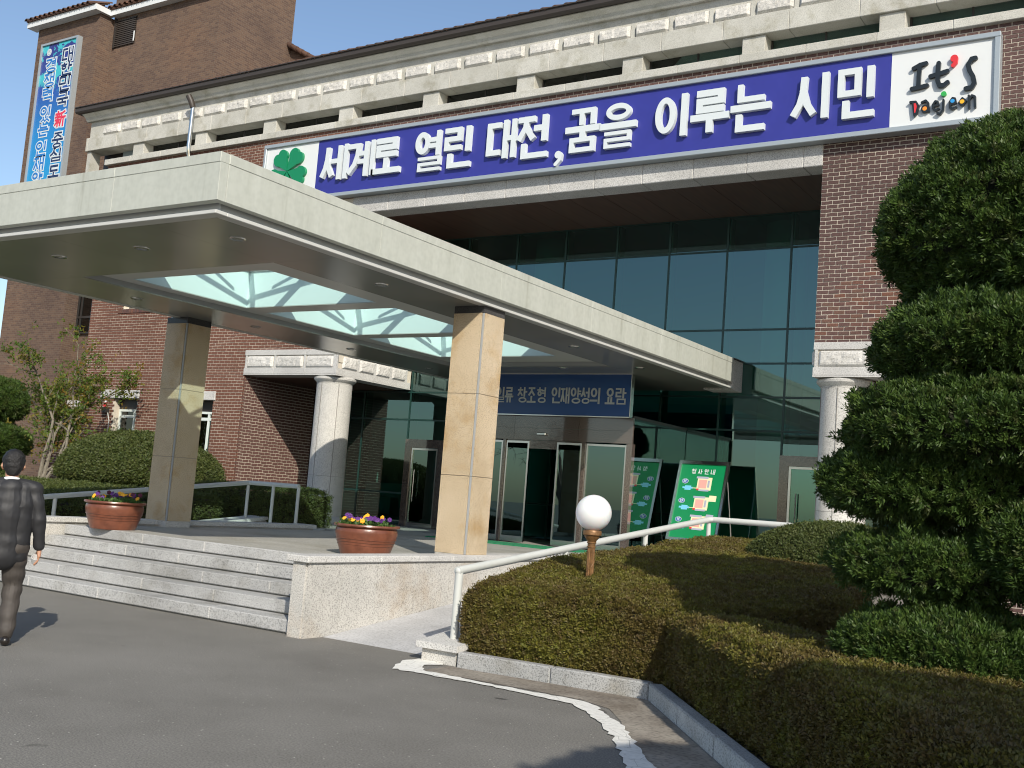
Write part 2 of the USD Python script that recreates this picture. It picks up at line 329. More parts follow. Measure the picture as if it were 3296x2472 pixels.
def towerbrick(name, axis):
    """small far-off courses: colour by a brick texture in the wall's own plane"""
    return mat(name, {
        'g': ('geometry', {}), 's': ('separate_xyz', {}), 'c': ('combine_xyz', {}),
        'bt': ('brick_texture', dict(color1=(.108, .070, .054), color2=(.160, .104, .072), mortar=(.165, .130, .102), scale=1., mortar_size=.006, brick_width=.205, row_height=.0705, bias=-.1)),
        'n': ('noise_texture', dict(scale=.35, detail=5., roughness=.6)), 'nr': ('rgb_ramp', {'ramp': [(.3, (.74, .74, .78)), (.55, (1, 1, 1)), (.75, (1.15, 1.06, .98))]}), 'm': ('mix_color', {'blend_type': 'multiply', 'fac': 1.}),
        'b': ('bump', dict(strength=.6, distance=.01, invert=True)), 'p': ('principled_bsdf', dict(roughness=.85, specular_ior_level=.2))},
        [('g.position', 's.vector'), ('s.' + axis, 'c.x'), ('s.z', 'c.y'), ('c.vector', 'bt.vector'), ('g.position', 'n.vector'), ('n.fac', 'nr.fac'), ('bt.color', 'm.a'), ('nr.color', 'm.b'), ('m.result', 'p.base_color'), ('bt.fac', 'b.height'), ('b.normal', 'p.normal')])


M['tower_x'], M['tower_y'] = towerbrick('tower_brick', 'x'), towerbrick('tower_brick_side', 'y')


def leafm(name, cols, trans=.3, rough=.5, pscale=.0, pcol=None):
    """leaf colour picked per sprig, drifting over the plant; some light comes through"""
    n = {'oi': ('object_info', {}), 'g': ('geometry', {}), 'ad': ('math', {'math_type': 'add'}), 'fr': ('math', {'math_type': 'fraction'}), 'r': ('rgb_ramp', {'ramp': [(i / (len(cols) - 1), c) for i, c in enumerate(cols)]}),
         'p': ('principled_bsdf', dict(roughness=rough, specular_ior_level=.3)), 't': ('translucent_bsdf', {}), 'm': ('mix_closure', {'fac': trans})}
    l = [('oi.random', 'ad.value1'), ('g.random_per_island', 'ad.value2'), ('ad.value', 'fr.value1'), ('fr.value', 'r.fac'), ('p.BSDF', 'm.closure1'), ('t.BSDF', 'm.closure2')]
    last = 'r.color'
    if pscale:
        n['pn'] = ('noise_texture', dict(scale=pscale, detail=3., roughness=.6)); n['pr'] = ('rgb_ramp', {'ramp': [(.38, (0, 0, 0)), (.62, (1, 1, 1))]}); n['pm'] = ('mix_color', {'b': pcol})
        n['pk'] = ('math', {'math_type': 'multiply', 'value2': .62})
        l += [('g.position', 'pn.vector'), ('pn.fac', 'pr.fac'), ('pr.color', 'pk.value1'), ('pk.value', 'pm.fac'), (last, 'pm.a')]; last = 'pm.result'
    l += [(last, 'p.base_color'), (last, 't.color')]
    return mat(name, n, l, surface='m.closure')


M['juniper'] = leafm('juniper_leaf', [(.036, .068, .015), (.056, .100, .019), (.046, .084, .018), (.075, .125, .022), (.050, .062, .018)], .2)
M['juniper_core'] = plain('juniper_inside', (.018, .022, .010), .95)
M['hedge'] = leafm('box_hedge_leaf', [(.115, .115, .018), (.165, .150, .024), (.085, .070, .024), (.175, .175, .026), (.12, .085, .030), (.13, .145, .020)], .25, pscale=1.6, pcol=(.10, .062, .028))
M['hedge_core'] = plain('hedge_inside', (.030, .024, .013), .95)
M['dome'] = leafm('rounded_shrub_leaf', [(.052, .078, .020), (.078, .100, .024), (.064, .080, .024), (.095, .108, .026)], .22)
M['tree_leaf'] = leafm('yellowing_leaf', [(.07, .13, .02), (.12, .17, .025), (.05, .10, .02), (.20, .17, .03), (.10, .15, .02), (.24, .13, .03)], .4)
M['pansy_leaf'] = leafm('pansy_leaf', [(.06, .13, .03), (.09, .17, .04), (.05, .10, .03)], .3)
M['purple'] = plain('petal_purple', (.085, .018, .16), .6)
M['maroon'] = plain('petal_maroon', (.09, .012, .035), .6)
M['petal_yellow'] = plain('petal_yellow', (.80, .40, .02), .6)

# ---------------------------------------------------------------- Hangul lettering drawn from strokes
CHO = 'ㄱㄲㄴㄷㄸㄹㅁㅂㅃㅅㅆㅇㅈㅉㅊㅋㅌㅍㅎ'; JUNG = 'ㅏㅐㅑㅒㅓㅔㅕㅖㅗㅘㅙㅚㅛㅜㅝㅞㅟㅠㅡㅢㅣ'
JONG = ['', *'ㄱㄲㄳㄴㄵㄶㄷㄹㄺㄻㄼㄽㄾㄿㅀㅁㅂㅄㅅㅆㅇㅈㅊㅋㅌㅍㅎ']
ELL = 'ELL'; TK = {'ㄹ': .56, 'ㅁ': .75, 'ㅇ': .8, 'ㄴ': .9, 'ㅆ': .7, 'ㄱ': .9}


def jamo(c, tall=True, side=False):
    if c == 'ㄱ': return [[(0, 1), (1, 1), (.93, .62), (.62, .25), (.1, 0)]] if side else [[(0, 1), (1, 1), (1, 0)]]
    if c == 'ㄲ': return [[(0, 1), (.42, 1), (.42, 0)], [(.56, 1), (1, 1), (1, 0)]]
    return {'ㄴ': [[(0, 1), (0, 0), (1, 0)]], 'ㄷ': [[(1, 1), (0, 1), (0, 0), (1, 0)]], 'ㄹ': [[(0, 1), (1, 1), (1, .5), (0, .5), (0, 0), (1, 0)]],
            'ㅁ': [[(0, 0), (0, 1), (1, 1), (1, 0), (0, 0), (0, .2)]], 'ㅂ': [[(0, 1), (0, 0), (1, 0), (1, 1)], [(0, .5), (1, .5)]],
            'ㅅ': [[(.5, 1), (.46, .62), (.28, .25), (0, 0)], [(.49, .62), (.7, .25), (1, 0)]],
            'ㅆ': [[(.27, 1), (.25, .5), (0, 0)], [(.26, .5), (.5, .02)], [(.74, 1), (.72, .5), (.5, 0)], [(.73, .5), (1, 0)]],
            'ㅇ': [ELL], 'ㅈ': [[(0, 1), (1, 1)], [(.5, 1), (.44, .55), (0, 0)], [(.5, .55), (1, 0)]],
            'ㅊ': [[(.5, 1), (.5, .8)], [(0, .72), (1, .72)], [(.5, .72), (.42, .4), (0, 0)], [(.5, .4), (1, 0)]],
            'ㅎ': [[(.5, 1), (.5, .85)], [(0, .74), (1, .74)], (ELL, .12, 0, .88, .52)]}[c]


def vowel(c):
    V = {'ㅏ': [[(.25, 1), (.25, 0)], [(.25, .52), (1, .52)]], 'ㅑ': [[(.25, 1), (.25, 0)], [(.25, .66), (1, .66)], [(.25, .36), (1, .36)]],
         'ㅓ': [[(.8, 1), (.8, 0)], [(0, .52), (.8, .52)]], 'ㅕ': [[(.8, 1), (.8, 0)], [(0, .68), (.8, .68)], [(0, .38), (.8, .38)]], 'ㅣ': [[(.6, 1), (.6, 0)]],
         'ㅐ': [[(.12, 1), (.12, 0)], [(.9, 1), (.9, 0)], [(.12, .52), (.9, .52)]], 'ㅔ': [[(.42, .98), (.42, 0)], [(.97, 1), (.97, 0)], [(-.12, .55), (.42, .55)]],
         'ㅖ': [[(.42, .98), (.42, 0)], [(.97, 1), (.97, 0)], [(-.12, .68), (.42, .68)], [(-.12, .42), (.42, .42)]],
         'ㅗ': [[(0, 0), (1, 0)], [(.5, 0), (.5, 1)]], 'ㅛ': [[(0, 0), (1, 0)], [(.32, 0), (.32, 1)], [(.68, 0), (.68, 1)]],
         'ㅜ': [[(0, 1), (1, 1)], [(.5, 1), (.5, 0)]], 'ㅠ': [[(0, 1), (1, 1)], [(.32, 1), (.32, 0)], [(.68, 1), (.68, 0)]], 'ㅡ': [[(0, .5), (1, .5)]]}
    return V[c]


def hangul(ch, w, h, t_in):
    """the syllable as a polygon in a box w wide and h tall, strokes t thick"""
    out = []

    def put(strokes, x0, y0, x1, y1, tk=1.0):
        t = t_in * tk
        a, b, c, d = x0 * w + t / 2, y0 * h + t / 2, max((x1 - x0) * w - t, .01), max((y1 - y0) * h - t, .01)
        for s_ in strokes:
            if s_ == ELL or (isinstance(s_, tuple) and s_[0] == ELL):
                e = (0, 0, 1, 1) if s_ == ELL else s_[1:]
                p = affinity.translate(affinity.scale(Point(0, 0).buffer(1, 16), (e[2] - e[0]) * c / 2 + t / 2, (e[3] - e[1]) * d / 2 + t / 2), a + (e[0] + e[2]) / 2 * c, b + (e[1] + e[3]) / 2 * d)
                q = affinity.translate(affinity.scale(Point(0, 0).buffer(1, 16), max((e[2] - e[0]) * c / 2 - t / 2, .004), max((e[3] - e[1]) * d / 2 - t / 2, .004)), a + (e[0] + e[2]) / 2 * c, b + (e[1] + e[3]) / 2 * d)
                out.append(p.difference(q))
            else:
                out.append(LineString([(a + x * c, b + y * d) for x, y in s_]).buffer(t / 2, cap_style=3, join_style=2, mitre_limit=2.))
    if ch == '新':
        L = [[(.24, 1), (.24, .9)], [(.02, .86), (.5, .86)], [(.14, .8), (.18, .7)], [(.38, .8), (.34, .7)], [(.0, .64), (.52, .64)], [(.02, .44), (.5, .44)], [(.26, .64), (.26, .0)], [(.24, .4), (.02, .12)], [(.28, .4), (.5, .16)],
             [(.9, .98), (.62, .86)], [(.62, .88), (.62, .5), (.52, .04)], [(.62, .6), (1, .6)], [(.83, .6), (.83, 0)]]
        put(L, 0, 0, 1, 1); return unary_union(out)
    k = ord(ch) - 0xAC00; ini, vo, fin = CHO[k // 588], JUNG[k % 588 // 28], JONG[k % 28]
    if vo == 'ㅢ':
        put(jamo(ini), .04, .42, .66, 1.); put([[(0, .5), (1, .5)]], 0, .10, .72, .32); put([[(.5, 1), (.5, 0)]], .74, 0, 1., 1.)
    elif vo in 'ㅗㅛㅜㅠㅡ':
        if fin:
            put(jamo(ini), .16, .62, .84, 1., .8); hi = .64 if vo in 'ㅗㅛ' else .60; lo = .41 if vo in 'ㅡ' else .34
            put(vowel(vo), 0, lo if vo != 'ㅡ' else .42, 1, hi if vo != 'ㅡ' else .58); put(jamo(fin), .14, 0, .86, .37 if vo == 'ㅡ' else .34, TK.get(fin, .85))
        else:
            put(jamo(ini), .14, .46, .86, 1.); put(vowel(vo), 0, .0, 1, .44 if vo != 'ㅡ' else .3)
    else:
        sx = .46 if vo in 'ㅐㅔㅖ' else .62 if vo == 'ㅣ' else .54
        vx = sx + (.04 if vo not in 'ㅓㅕㅔㅖ' else -.02)
        if vo == 'ㅣ': vx = .72
        if fin:
            put(jamo(ini, side=True), 0, .44, sx, 1., .86 if ini in 'ㄹㅁㅎㅊ' else .95); put(vowel(vo), vx, .38, 1., 1., .8 if vo in 'ㅐㅔㅖㅕㅑ' else .95); put(jamo(fin), .14, 0, .98, .36, TK.get(fin, .85))
        else:
            put(jamo(ini, side=True), 0, .1, sx, .96, .92); put(vowel(vo), vx, 0, 1., 1., .84 if vo in 'ㅐㅔㅖ' else .95)
    return unary_union(out)


def on_front(x0, z0, y):
    """lettering on a wall that faces -y: u runs along x, v up, w towards the viewer"""
    return lambda u, v, w: np.stack([x0 + u, y - w, z0 + v], 1)


def flip(P): return P

# ================================================================ dimensions read off the photograph (metres)
YF, YG, ZP, ZK, ZS = 17.83, 20.49, .752, .847, 4.054
XFOLD, XL, XR, XFR = -19.12, -16.25, -5.65, -2.78          # left porch fold, recess left edge, recess right edge, right porch fold
XEND, XWL = 3.2, -25.18
COURSE, BL = .0702, .1945
# ================================================================ ground and platform
g_ = MB()
xs = np.concatenate([[-400, -120, -60], np.linspace(-30, 20, 41), [60, 120, 400]]); ys = np.concatenate([[-400, -120, -40], np.linspace(-12, 40, 41), [120, 400]])
gv = np.array([(x, y, 0.0) for y in ys for x in xs]); nx = len(xs)
g_.add(gv, [[j * nx + i, j * nx + i + 1, (j + 1) * nx + i + 1, (j + 1) * nx + i] for j in range(len(ys) - 1) for i in range(nx - 1)])
tag(g_.build('ground', M['asphalt']), 'worn grey asphalt forecourt with dark oil spots in front of the steps', 'ground', kind='structure')


def sheet(name, pts, z, mt, label, cat):
    P = Polygon(pts); v, f = trimesh.creation.triangulate_polygon(P, engine='earcut')
    n = np.column_stack([v, np.full(len(v), z)]); f = np.array(f)
    e = np.cross(n[f[:, 1]] - n[f[:, 0]], n[f[:, 2]] - n[f[:, 0]])[:, 2] < 0
    f[e] = f[e][:, ::-1]
    return tag(MB().add(n, f).build(name, mt), label, cat, kind='structure')


# kerb line: along the front of the hedge bed, then turning towards the viewer
KA, KB, KC = np.array([-5.92, 8.49]), np.array([-4.0, 8.60]), np.array([-.9, 4.62])
KD = KC + (KC - KB) * 1.4
sheet('gutter_pavement', [(-5.98, 8.46), (-4.0, 8.58), tuple(KC + (-.02, -.03)), tuple(KD), tuple(KD + (-.62, -.45)), (-3.0, 6.36), (-3.72, 7.55), (-4.02, 7.93), (-4.35, 8.07), (-4.8, 8.08), (-5.5, 8.06), (-5.98, 8.06)], .004, M['concrete'],
      'brownish concrete gutter strip between the white line and the granite kerb', 'pavement')
rj = np.random.default_rng(3)


def ragged(pts, amp=.012, step=.07):
    L = LineString(pts + [pts[0]]); n = int(L.length / step)
    q = np.array([L.interpolate(i / n, normalized=True).coords[0] for i in range(n)])
    return [tuple(p) for p in q + rj.normal(0, amp, q.shape)]


sheet('road_marking', ragged([(-6.19, 7.88), (-6.42, 8.35), (-6.37, 8.74), (-6.20, 8.70), (-6.03, 8.47), (-6.16, 8.28), (-5.96, 8.05), (-5.14, 8.0), (-4.41, 8.02), (-4.24, 8.0), (-3.96, 7.74), (-3.62, 7.38), (-2.90, 6.40), (-1.55, 4.5), (.0, 2.3), (-.18, 2.18), (-1.7, 4.35), (-3.05, 6.28), (-3.52, 7.03), (-4.10, 7.66), (-4.33, 7.83), (-5.08, 7.9)]), .008, M['roadpaint'],
      'cracked white painted line curving round the hedge kerb', 'road marking')


def along(a, b, lens, gap, depth, z0, z1, name, mt, parent, c=.012, back=True):
    a, b = np.array(a, float), np.array(b, float); d = b - a; L = np.linalg.norm(d); d /= L; n = np.array([-d[1], d[0]]); s = 0; i = 0
    while s < L - .02:
        e = min(L, s + lens[i % len(lens)]); m = MB(); m.cbox(s + gap / 2, e - gap / 2, 0, depth, z0, z1, c)
        v = m.v[0]; m.v[0] = np.column_stack([a[0] + d[0] * v[:, 0] + n[0] * v[:, 1], a[1] + d[1] * v[:, 0] + n[1] * v[:, 1], v[:, 2]])
        m.build(name, mt, parent); s = e; i += 1


kerb = thing('kerb', 'grey granite kerb stones edging the hedge bed', 'kerb', kind='structure')
along(KA, KB, [.98, .96, .98], .006, .12, -.1, .14, 'kerb_stone', M['kerb'], kerb)
along(KB, KD, [1.0], .006, .12, -.1, .14, 'kerb_stone', M['kerb'], kerb)
sheet('planting_bed', [(-5.86, 8.62), (-4.0, 8.72), tuple(KC + (.1, .1)), tuple(KD + (.1, .1)), (6, 2), (6, 17.7), (-5.86, 17.7)], .10, M['soil'], 'dark soil and dry grass under the hedges and clipped juniper', 'planting bed')
sheet('planting_bed', [(-15.9, 8.8), (-15.9, 17.7), (-34, 17.7), (-34, 8.8)], .15, M['lawn'], 'dim earth bed below the hedge left of the steps', 'planting bed')

# platform with stone slabs that can be told apart near its front edge
plat = thing('entrance_platform', 'raised stone-paved platform in front of the glass entrance', 'platform', kind='structure')
one('base', M['joint'], plat, -13.79, -8.09, 9.795, 15.69, -.1, ZP - .012); one('base', M['joint'], plat, -19.1, -2.6, 15.692, 21.4, -.1, ZP - .012)
ysl = 9.47
for r in range(14):
    dpt = .42; off = (r % 2) * .45
    for k in range(8):
        x0 = max(-13.78, -13.78 + .9 * k - off + .0); x1 = min(-8.1, -13.78 + .9 * (k + 1) - off)
        if x1 - x0 > .05 and r < 14: one('paving_slab', M['paving'], plat, x0 + .003, x1 - .003, 9.8 + dpt * r + .003, 9.8 + dpt * (r + 1) - .003, ZP - .05, ZP)
m = MB()
for r in range(13):
    for k in range(18): m.box(-18.9 + .9 * k + .003, -18.9 + .9 * (k + 1) - .003, 15.69 + .42 * r + .003, 15.69 + .42 * (r + 1) - .003, ZP - .05, ZP)
m.build('far_paving', M['paving'], plat, kind='stuff')

# steps: five courses of granite blocks, noses overhanging a dark shadow gap
st = thing('entrance_steps', 'five broad granite block steps rising to the entrance platform', 'steps')
TR, RS = .29, .1504
for i in range(5):
    zt = ZP - i * RS; yn = 9.74 - TR * i; x = -13.78; k = 0
    lens = [1.9, 1.25, 1.6, 1.15, 1.45]
    one('step_core', M['joint'], st, -13.78, -8.09, yn + .035, 9.8, zt - RS - .002, zt - .03)
    while x < -8.1:
        e = min(-8.09, x + lens[(k + 2 * i) % 5] * (.9 + .2 * ((i * 3 + k) % 4) / 3)); e = -8.09 if -8.09 - e < .3 else e
        one('step_stone', M['step'], st, x + .003, e - .003, yn, yn + .34 if i else yn + .06, zt - RS + .016, zt, c=.010); x = e; k += 1
# cheek wall right of the steps, its coping carrying the column
ck = thing('cheek_wall', 'speckled granite cheek wall with coping between the steps and the ramp', 'wall')
one('core', M['joint'], ck, -8.07, -7.90, 8.52, 15.5, -.05, ZK - .07)
for a, b in ((8.50, 9.02), (9.02, 9.62), (9.62, 10.3), (10.3, 11.0), (11.0, 11.75), (11.75, 12.5), (12.5, 13.4), (13.4, 14.4), (14.4, 15.5)):
    one('wall_panel', M['hammered'], ck, -7.905, -7.875, a + .002, b - .002, -.05, ZK - .07)
one('wall_panel', M['hammered'], ck, -8.085, -7.907, 8.48, 8.51, -.05, ZK - .07)
one('wall_panel', M['hammered'], ck, -8.10, -8.075, 8.512, 9.8, -.05, ZK - .07)
one('coping_stone', M['granite'], ck, -8.16, -7.84, 8.44, 9.62, ZK - .07, ZK, c=.008)
for a, b in ((9.624, 11.0), (11.004, 12.4), (12.404, 13.9), (13.904, 15.55)): one('coping_stone', M['granite'], ck, -8.16, -7.84, a, b, ZK - .07, ZK, c=.008)
# low wall left of the steps
lw = thing('cheek_wall', 'low granite wall with pale coping left of the steps behind the man', 'wall')
one('core', M['joint'], lw, -14.05, -13.83, 8.4, 14.9, -.05, ZK - .07)
for a, b in ((8.4, 9.3), (9.3, 9.95), (9.95, 11), (11, 12.1), (12.1, 13.4), (13.4, 14.9)): one('wall_panel', M['hammered'], lw, -13.83, -13.80, a + .002, b - .002, -.05, ZK - .07)
for a, b in ((8.36, 9.9), (9.904, 11.3), (11.304, 12.7), (12.704, 14.95)): one('coping_stone', M['granite'], lw, -14.10, -13.76, a, b, ZK - .07, ZK, c=.008)

# ramps
def ramp(name, x0, x1, label):
    t_ = thing(name, label, 'ramp', kind='structure'); n = 7
    for i in range(n):
        a, b = 8.8 + (15.5 - 8.8) * i / n, 8.8 + (15.5 - 8.8) * (i + 1) / n
        za, zb = ZP * i / n, ZP * (i + 1) / n; xm = (x0 + x1) / 2
        for p, q in ((x0, xm), (xm, x1)):
            m = MB(); p += .003; q -= .003; a2, b2 = a + .003, b - .003
            m.add([(p, a2, -.1), (q, a2, -.1), (q, b2, -.1), (p, b2, -.1), (p, a2, za), (q, a2, za), (q, b2, zb), (p, b2, zb)], [[0, 3, 2, 1], [4, 5, 6, 7], [0, 1, 5, 4], [2, 3, 7, 6], [0, 4, 7, 3], [1, 2, 6, 5]])
            m.build('ramp_slab', M['ramp'], t_)


ramp('access_ramp', -7.875, -6.38, 'sloping pale stone ramp between the cheek wall and the hedge')
ramp('access_ramp', -15.4, -14.06, 'stone ramp left of the steps under the canopy edge')


def hand_rail(label, x, xe, side):
    t_ = thing('handrail', label, 'handrail')
    cz = lambda y: max(0, (y - 8.8) / 6.7 * ZP)
    # kerb wall under the rail, its end block facing the forecourt
    m = MB(); a, b = x - .20, x + .20
    m.add([(a, 8.52, -.1), (b, 8.52, -.1), (b, 15.3, -.1), (a, 15.3, -.1), (a, 8.52, .13), (b, 8.52, .13), (b, 15.3, .13 + .7), (a, 15.3, .13 + .7)], [[0, 3, 2, 1], [4, 5, 6, 7], [0, 1, 5, 4], [2, 3, 7, 6], [0, 4, 7, 3], [1, 2, 6, 5]])
    m.build('kerb_wall', M['hammered'], t_)
    m = MB(); a, b = x - .24, x + .24
    m.add([(a, 8.47, .13), (b, 8.47, .13), (b, 15.3, .83), (a, 15.3, .83), (a, 8.47, .19), (b, 8.47, .19), (b, 15.3, .89), (a, 15.3, .89)], [[0, 3, 2, 1], [4, 5, 6, 7], [0, 1, 5, 4], [2, 3, 7, 6], [0, 4, 7, 3], [1, 2, 6, 5]])
    m.build('kerb_coping', M['granite'], t_)
    zr = lambda y: .866 + (y - 8.75) * (1.518 - .866) / 6.2
    pts = [(x, 8.75, zr(8.75)), (x, 14.95, 1.518), (xe, 14.95, 1.52)]
    c = [np.array(p) for p in pts]; bend = [c[0], c[1] + (c[0] - c[1]) / np.linalg.norm(c[0] - c[1]) * .08, c[1] + (c[2] - c[1]) / np.linalg.norm(c[2] - c[1]) * .08, c[2]]
    MB().tube([(x, 8.72, zr(8.72)), *bend[1:]], .042, 16).build('top_rail', M['rail'], t_, smooth=40)
    m = MB().tube([(x, 8.75, .19), (x, 8.75, zr(8.75) - .0)], .040, 16); m.add(trimesh.creation.icosphere(3, .0425).vertices + np.array([x, 8.745, zr(8.745)]), trimesh.creation.icosphere(3).faces); m.build('end_post', M['rail'], t_, smooth=40)
    for y in (10.8, 12.85, 14.93): MB().tube([(x, y, cz(y) + .12), (x, y, zr(y) - .02)], .032, 12).build('post', M['rail'], t_, smooth=40)
    for k in range(1, 3):
        xp = x + (xe - x) * k / 2; MB().tube([(xp, 14.95, .6), (xp, 14.95, 1.5)], .032, 12).build('post', M['rail'], t_, smooth=40)


hand_rail('pale painted pipe handrail rising along the right ramp beside the hedge', -6.15, -2.2, 1)
hand_rail('pale painted pipe handrail along the left ramp behind the flower pot', -15.6, -14.30, -1)

# ================================================================ main building
bld = thing('main_building', 'brick and granite hall with tiled eaves, glass entrance bay and clerestory windows', 'building')


def brick_zone(x0, x1, z0, z1, holes, seed, ref=0.0):
    r = np.random.default_rng(seed); out = []
    k0 = int(math.floor(z0 / COURSE)); k1 = int(math.ceil(z1 / COURSE))
    for k in range(k0, k1):
        a, b = k * COURSE + .007, (k + 1) * COURSE - .007
        a, b = max(a, z0), min(b, z1)
        if b - a < .02: continue
        iv = [(x0, x1)]
        for hx0, hx1, hz0, hz1 in holes:
            if hz0 < (a + b) / 2 < hz1:
                iv = [(p, q) for s, e in iv for p, q in ((s, min(e, hx0)), (max(s, hx1), e)) if q - p > .02]
        for s, e in iv:
            u = math.floor((s - ref) / BL) * BL + ref + (k % 2) * BL / 2
            if u > s: u -= BL
            while u < e:
                p, q = max(u + .007, s), min(u + BL - .007, e)
                if q - p > .03: out.append((p, q, a, b, r.uniform(-.003, .003)))
                u += BL
    return out


def lay(bricks, y, name, mt, parent, one_by_one=False):
    if one_by_one:
        for p, q, a, b, j in bricks: one(name, mt, parent, p, q, y + j, y + .03, a, b)
    else:
        m = MB()
        for p, q, a, b, j in bricks: m.box(p, q, y + j, y + .03, a, b)
        m.build(name, mt, parent, kind='stuff')


# left wing wall
lwall = group_part(bld, 'brick_wall')
WIN = [(-23.80, -22.88, 1.25, 3.385), (-21.03, -20.10, 1.25, 3.385)]
UPW = [(-23.88, -22.4, 5.72, 8.2), (-21.3, -19.8, 5.72, 8.2)]
LINT = [(-24.33, -22.81, 3.385, 3.60), (-21.55, -20.03, 3.385, 3.60)]
bz = brick_zone(XWL, XL, 0, 9.69, WIN + UPW + LINT + [(XFOLD, 0, -1, 4.585), (-17.2, 0, 7.64, 8.02)] , 1, -5.551)
m = MB()
for q in bz: m.box(q[0], q[1], YF + q[4], YF + .03, q[2], q[3])
m.build('brickwork', M['brick'], lwall, kind='stuff')


def holed(x0, x1, z0, z1, holes, y0, y1):
    """a wall slab with rectangular openings, joined from rectangles"""
    P = sbox(x0, z0, x1, z1)
    for h in holes: P = P.difference(sbox(h[0], h[2], h[1], h[3]))
    m = MB(); m.poly(P, on_front(0, 0, y1), y1 - y0); return m


holed(XWL, XL, 0, 9.69, WIN + UPW + [(XFOLD - .035, XL + 1, -1, 4.30)], YF + .008, YF + .32).build('mortar_bed', M['mortar'], lwall)
# lower spandrel wall left of it
sp = brick_zone(-26.45, XWL - .01, 0, 2.05, [], 5, -5.551); m = MB()
for q in sp: m.box(q[0], q[1], YF + q[4], YF + .03, q[2], q[3])
m.build('brickwork', M['brick'], lwall, kind='stuff')
one('mortar_bed', M['mortar'], lwall, -26.45, XWL - .002, YF + .008, YF + .3, 0, 2.05)
m = MB(); m.add([(-26.75, YF - .1, 2.02), (XWL, YF - .1, 2.20), (XWL, YF + .4, 2.20), (-26.75, YF + .4, 2.02), (-26.75, YF - .1, 2.06), (XWL, YF - .1, 2.24), (XWL, YF + .4, 2.24), (-26.75, YF + .4, 2.06)], [[0, 3, 2, 1], [4, 5, 6, 7], [0, 1, 5, 4], [2, 3, 7, 6], [0, 4, 7, 3], [1, 2, 6, 5]])
m.build('sloped_sill', M['terracotta'], lwall)
# right wall: the 300 nearest bricks of the pier are single pieces
rwall = group_part(bld, 'brick_wall')
br = brick_zone(XR, XEND, 0, 9.69, [(XR - 1, XFR, -1, 4.585)], 2, -5.551)
vis = sorted(br, key=lambda q: (0 if (-5.7 < q[0] < -3.35 and 4.6 < q[2] < 8.12) else 1, math.hypot((q[0] + q[1]) / 2, YF, (q[2] + q[3]) / 2 - 1.6)))
lay(vis[:300], YF, 'brick', M['brick'], rwall, True)
lay(vis[300:], YF, 'brickwork', M['brick'], rwall)
holed(XR, XEND, 0, 9.69, [(XR - 1, XFR + .035, -1, 4.3)], YF + .008, YF + .32).build('mortar_bed', M['mortar'], rwall)
# strip above the sign and below the ledge
uwall = group_part(bld, 'brick_wall')
lay(brick_zone(XL, XR, 8.02, 9.69, [], 3, -5.551), YF, 'brickwork', M['brick'], uwall)
one('mortar_bed', M['mortar'], uwall, XL, XR, YF + .008, YF + .32, 8.02, 9.69)
# porch side walls and recess side walls
swall = group_part(bld, 'brick_wall')


def side_bricks(x, face, y0, y1, z0, z1, seed):
    m = MB()
    for p, q, a, b, j in brick_zone(y0, y1, z0, z1, [], seed, YF): m.box(*sorted((x + face * j, x - face * .03)), p, q, a, b)
    m.build('brickwork', M['brick'], swall, kind='stuff')
    one('mortar_bed', M['mortar'], swall, *sorted((x - face * .008, x - face * .3)), y0 + .03, y1, z0, z1)


side_bricks(XFOLD, 1, YF, YG - .25, .0, 4.0, 11)
side_bricks(XFR, -1, YF, YG - .25, .0, 4.0, 12)
side_bricks(XL, 1, YF + .32, YG, 4.6, 7.62, 13)
side_bricks(XR, -1, YF + .32, YG, 4.6, 7.62, 14)
# windows of the left wing
def window(parent, x0, x1, z0, z1, y, fr, cross=None, label=None, dark=False):
    w = MB(); t_ = .055
    w.box(x0, x0 + t_, y, y + .07, z0, z1).box(x1 - t_, x1, y, y + .07, z0, z1).box(x0 + t_, x1 - t_, y, y + .07, z0, z0 + t_).box(x0 + t_, x1 - t_, y, y + .07, z1 - t_, z1)
    for kind, v in cross or []:
        if kind == 'v': w.box(v - .03, v + .03, y + .004, y + .066, z0 + t_, z1 - t_)
        else: w.box(x0 + t_, x1 - t_, y + .002, y + .068, v - .035, v + .035)
    f = w.build('window', fr, parent, label=label)
    one('pane', M['clear'], f, x0 + t_, x1 - t_, y + .03, y + .036, z0 + t_, z1 - t_)
    one('blind', M['interior'] if dark else M['blind'], f, x0 + t_, x1 - t_, y + .22, y + .235, z0, z1 - (.0 if not dark else .0))
    return f


for (x0, x1, z0, z1), (l0, l1, m0, m1) in zip(WIN, LINT):
    window(bld, x0, x1, z0, 3.12, YF + .20, M['frame_white'], [('h', 2.94), ('v', x0 + .60)])
    one('transom_box', M['frame_dark'], bld, x0, x1, YF + .20, YF + .30, 3.122, z1)
    one('window_lintel', M['granite'], bld, l0, l1, YF - .035, YF + .12, m0, m1, c=.008)
    one('window_sill', M['granite'], bld, x0 - .1, x1 + .1, YF - .06, YF + .2, z0 - .10, z0, c=.006)
for x0, x1, z0, z1 in UPW:
    window(bld, x0, x1, z0, z1, YF + .2, M['frame_dark'], [('v', (x0 + x1) / 2)])
    for k in range(int((x1 - x0 + .3) / .075)): one('rowlock_brick', M['brick'], bld, x0 - .15 + k * .075 + .006, x0 - .15 + (k + 1) * .075 - .006, YF - .02, YF + .2, z0 - .115, z0 - .012)

# granite course (ledge), clerestory, architrave band, rusticated blocks, cornice, gutter, tiles
def course(name, mt, parent, x0, x1, lens, y0, y1, z0, z1, ref, c=.008, gap=.006):
    k = math.floor((x0 - ref) / lens); x = ref + k * lens
    while x < x1:
        a, b = max(x, x0), min(x + lens, x1)
        if b - a > .05: one(name, mt, parent, a + gap / 2, b - gap / 2, y0, y1, z0, z1, c=c)
        x += lens


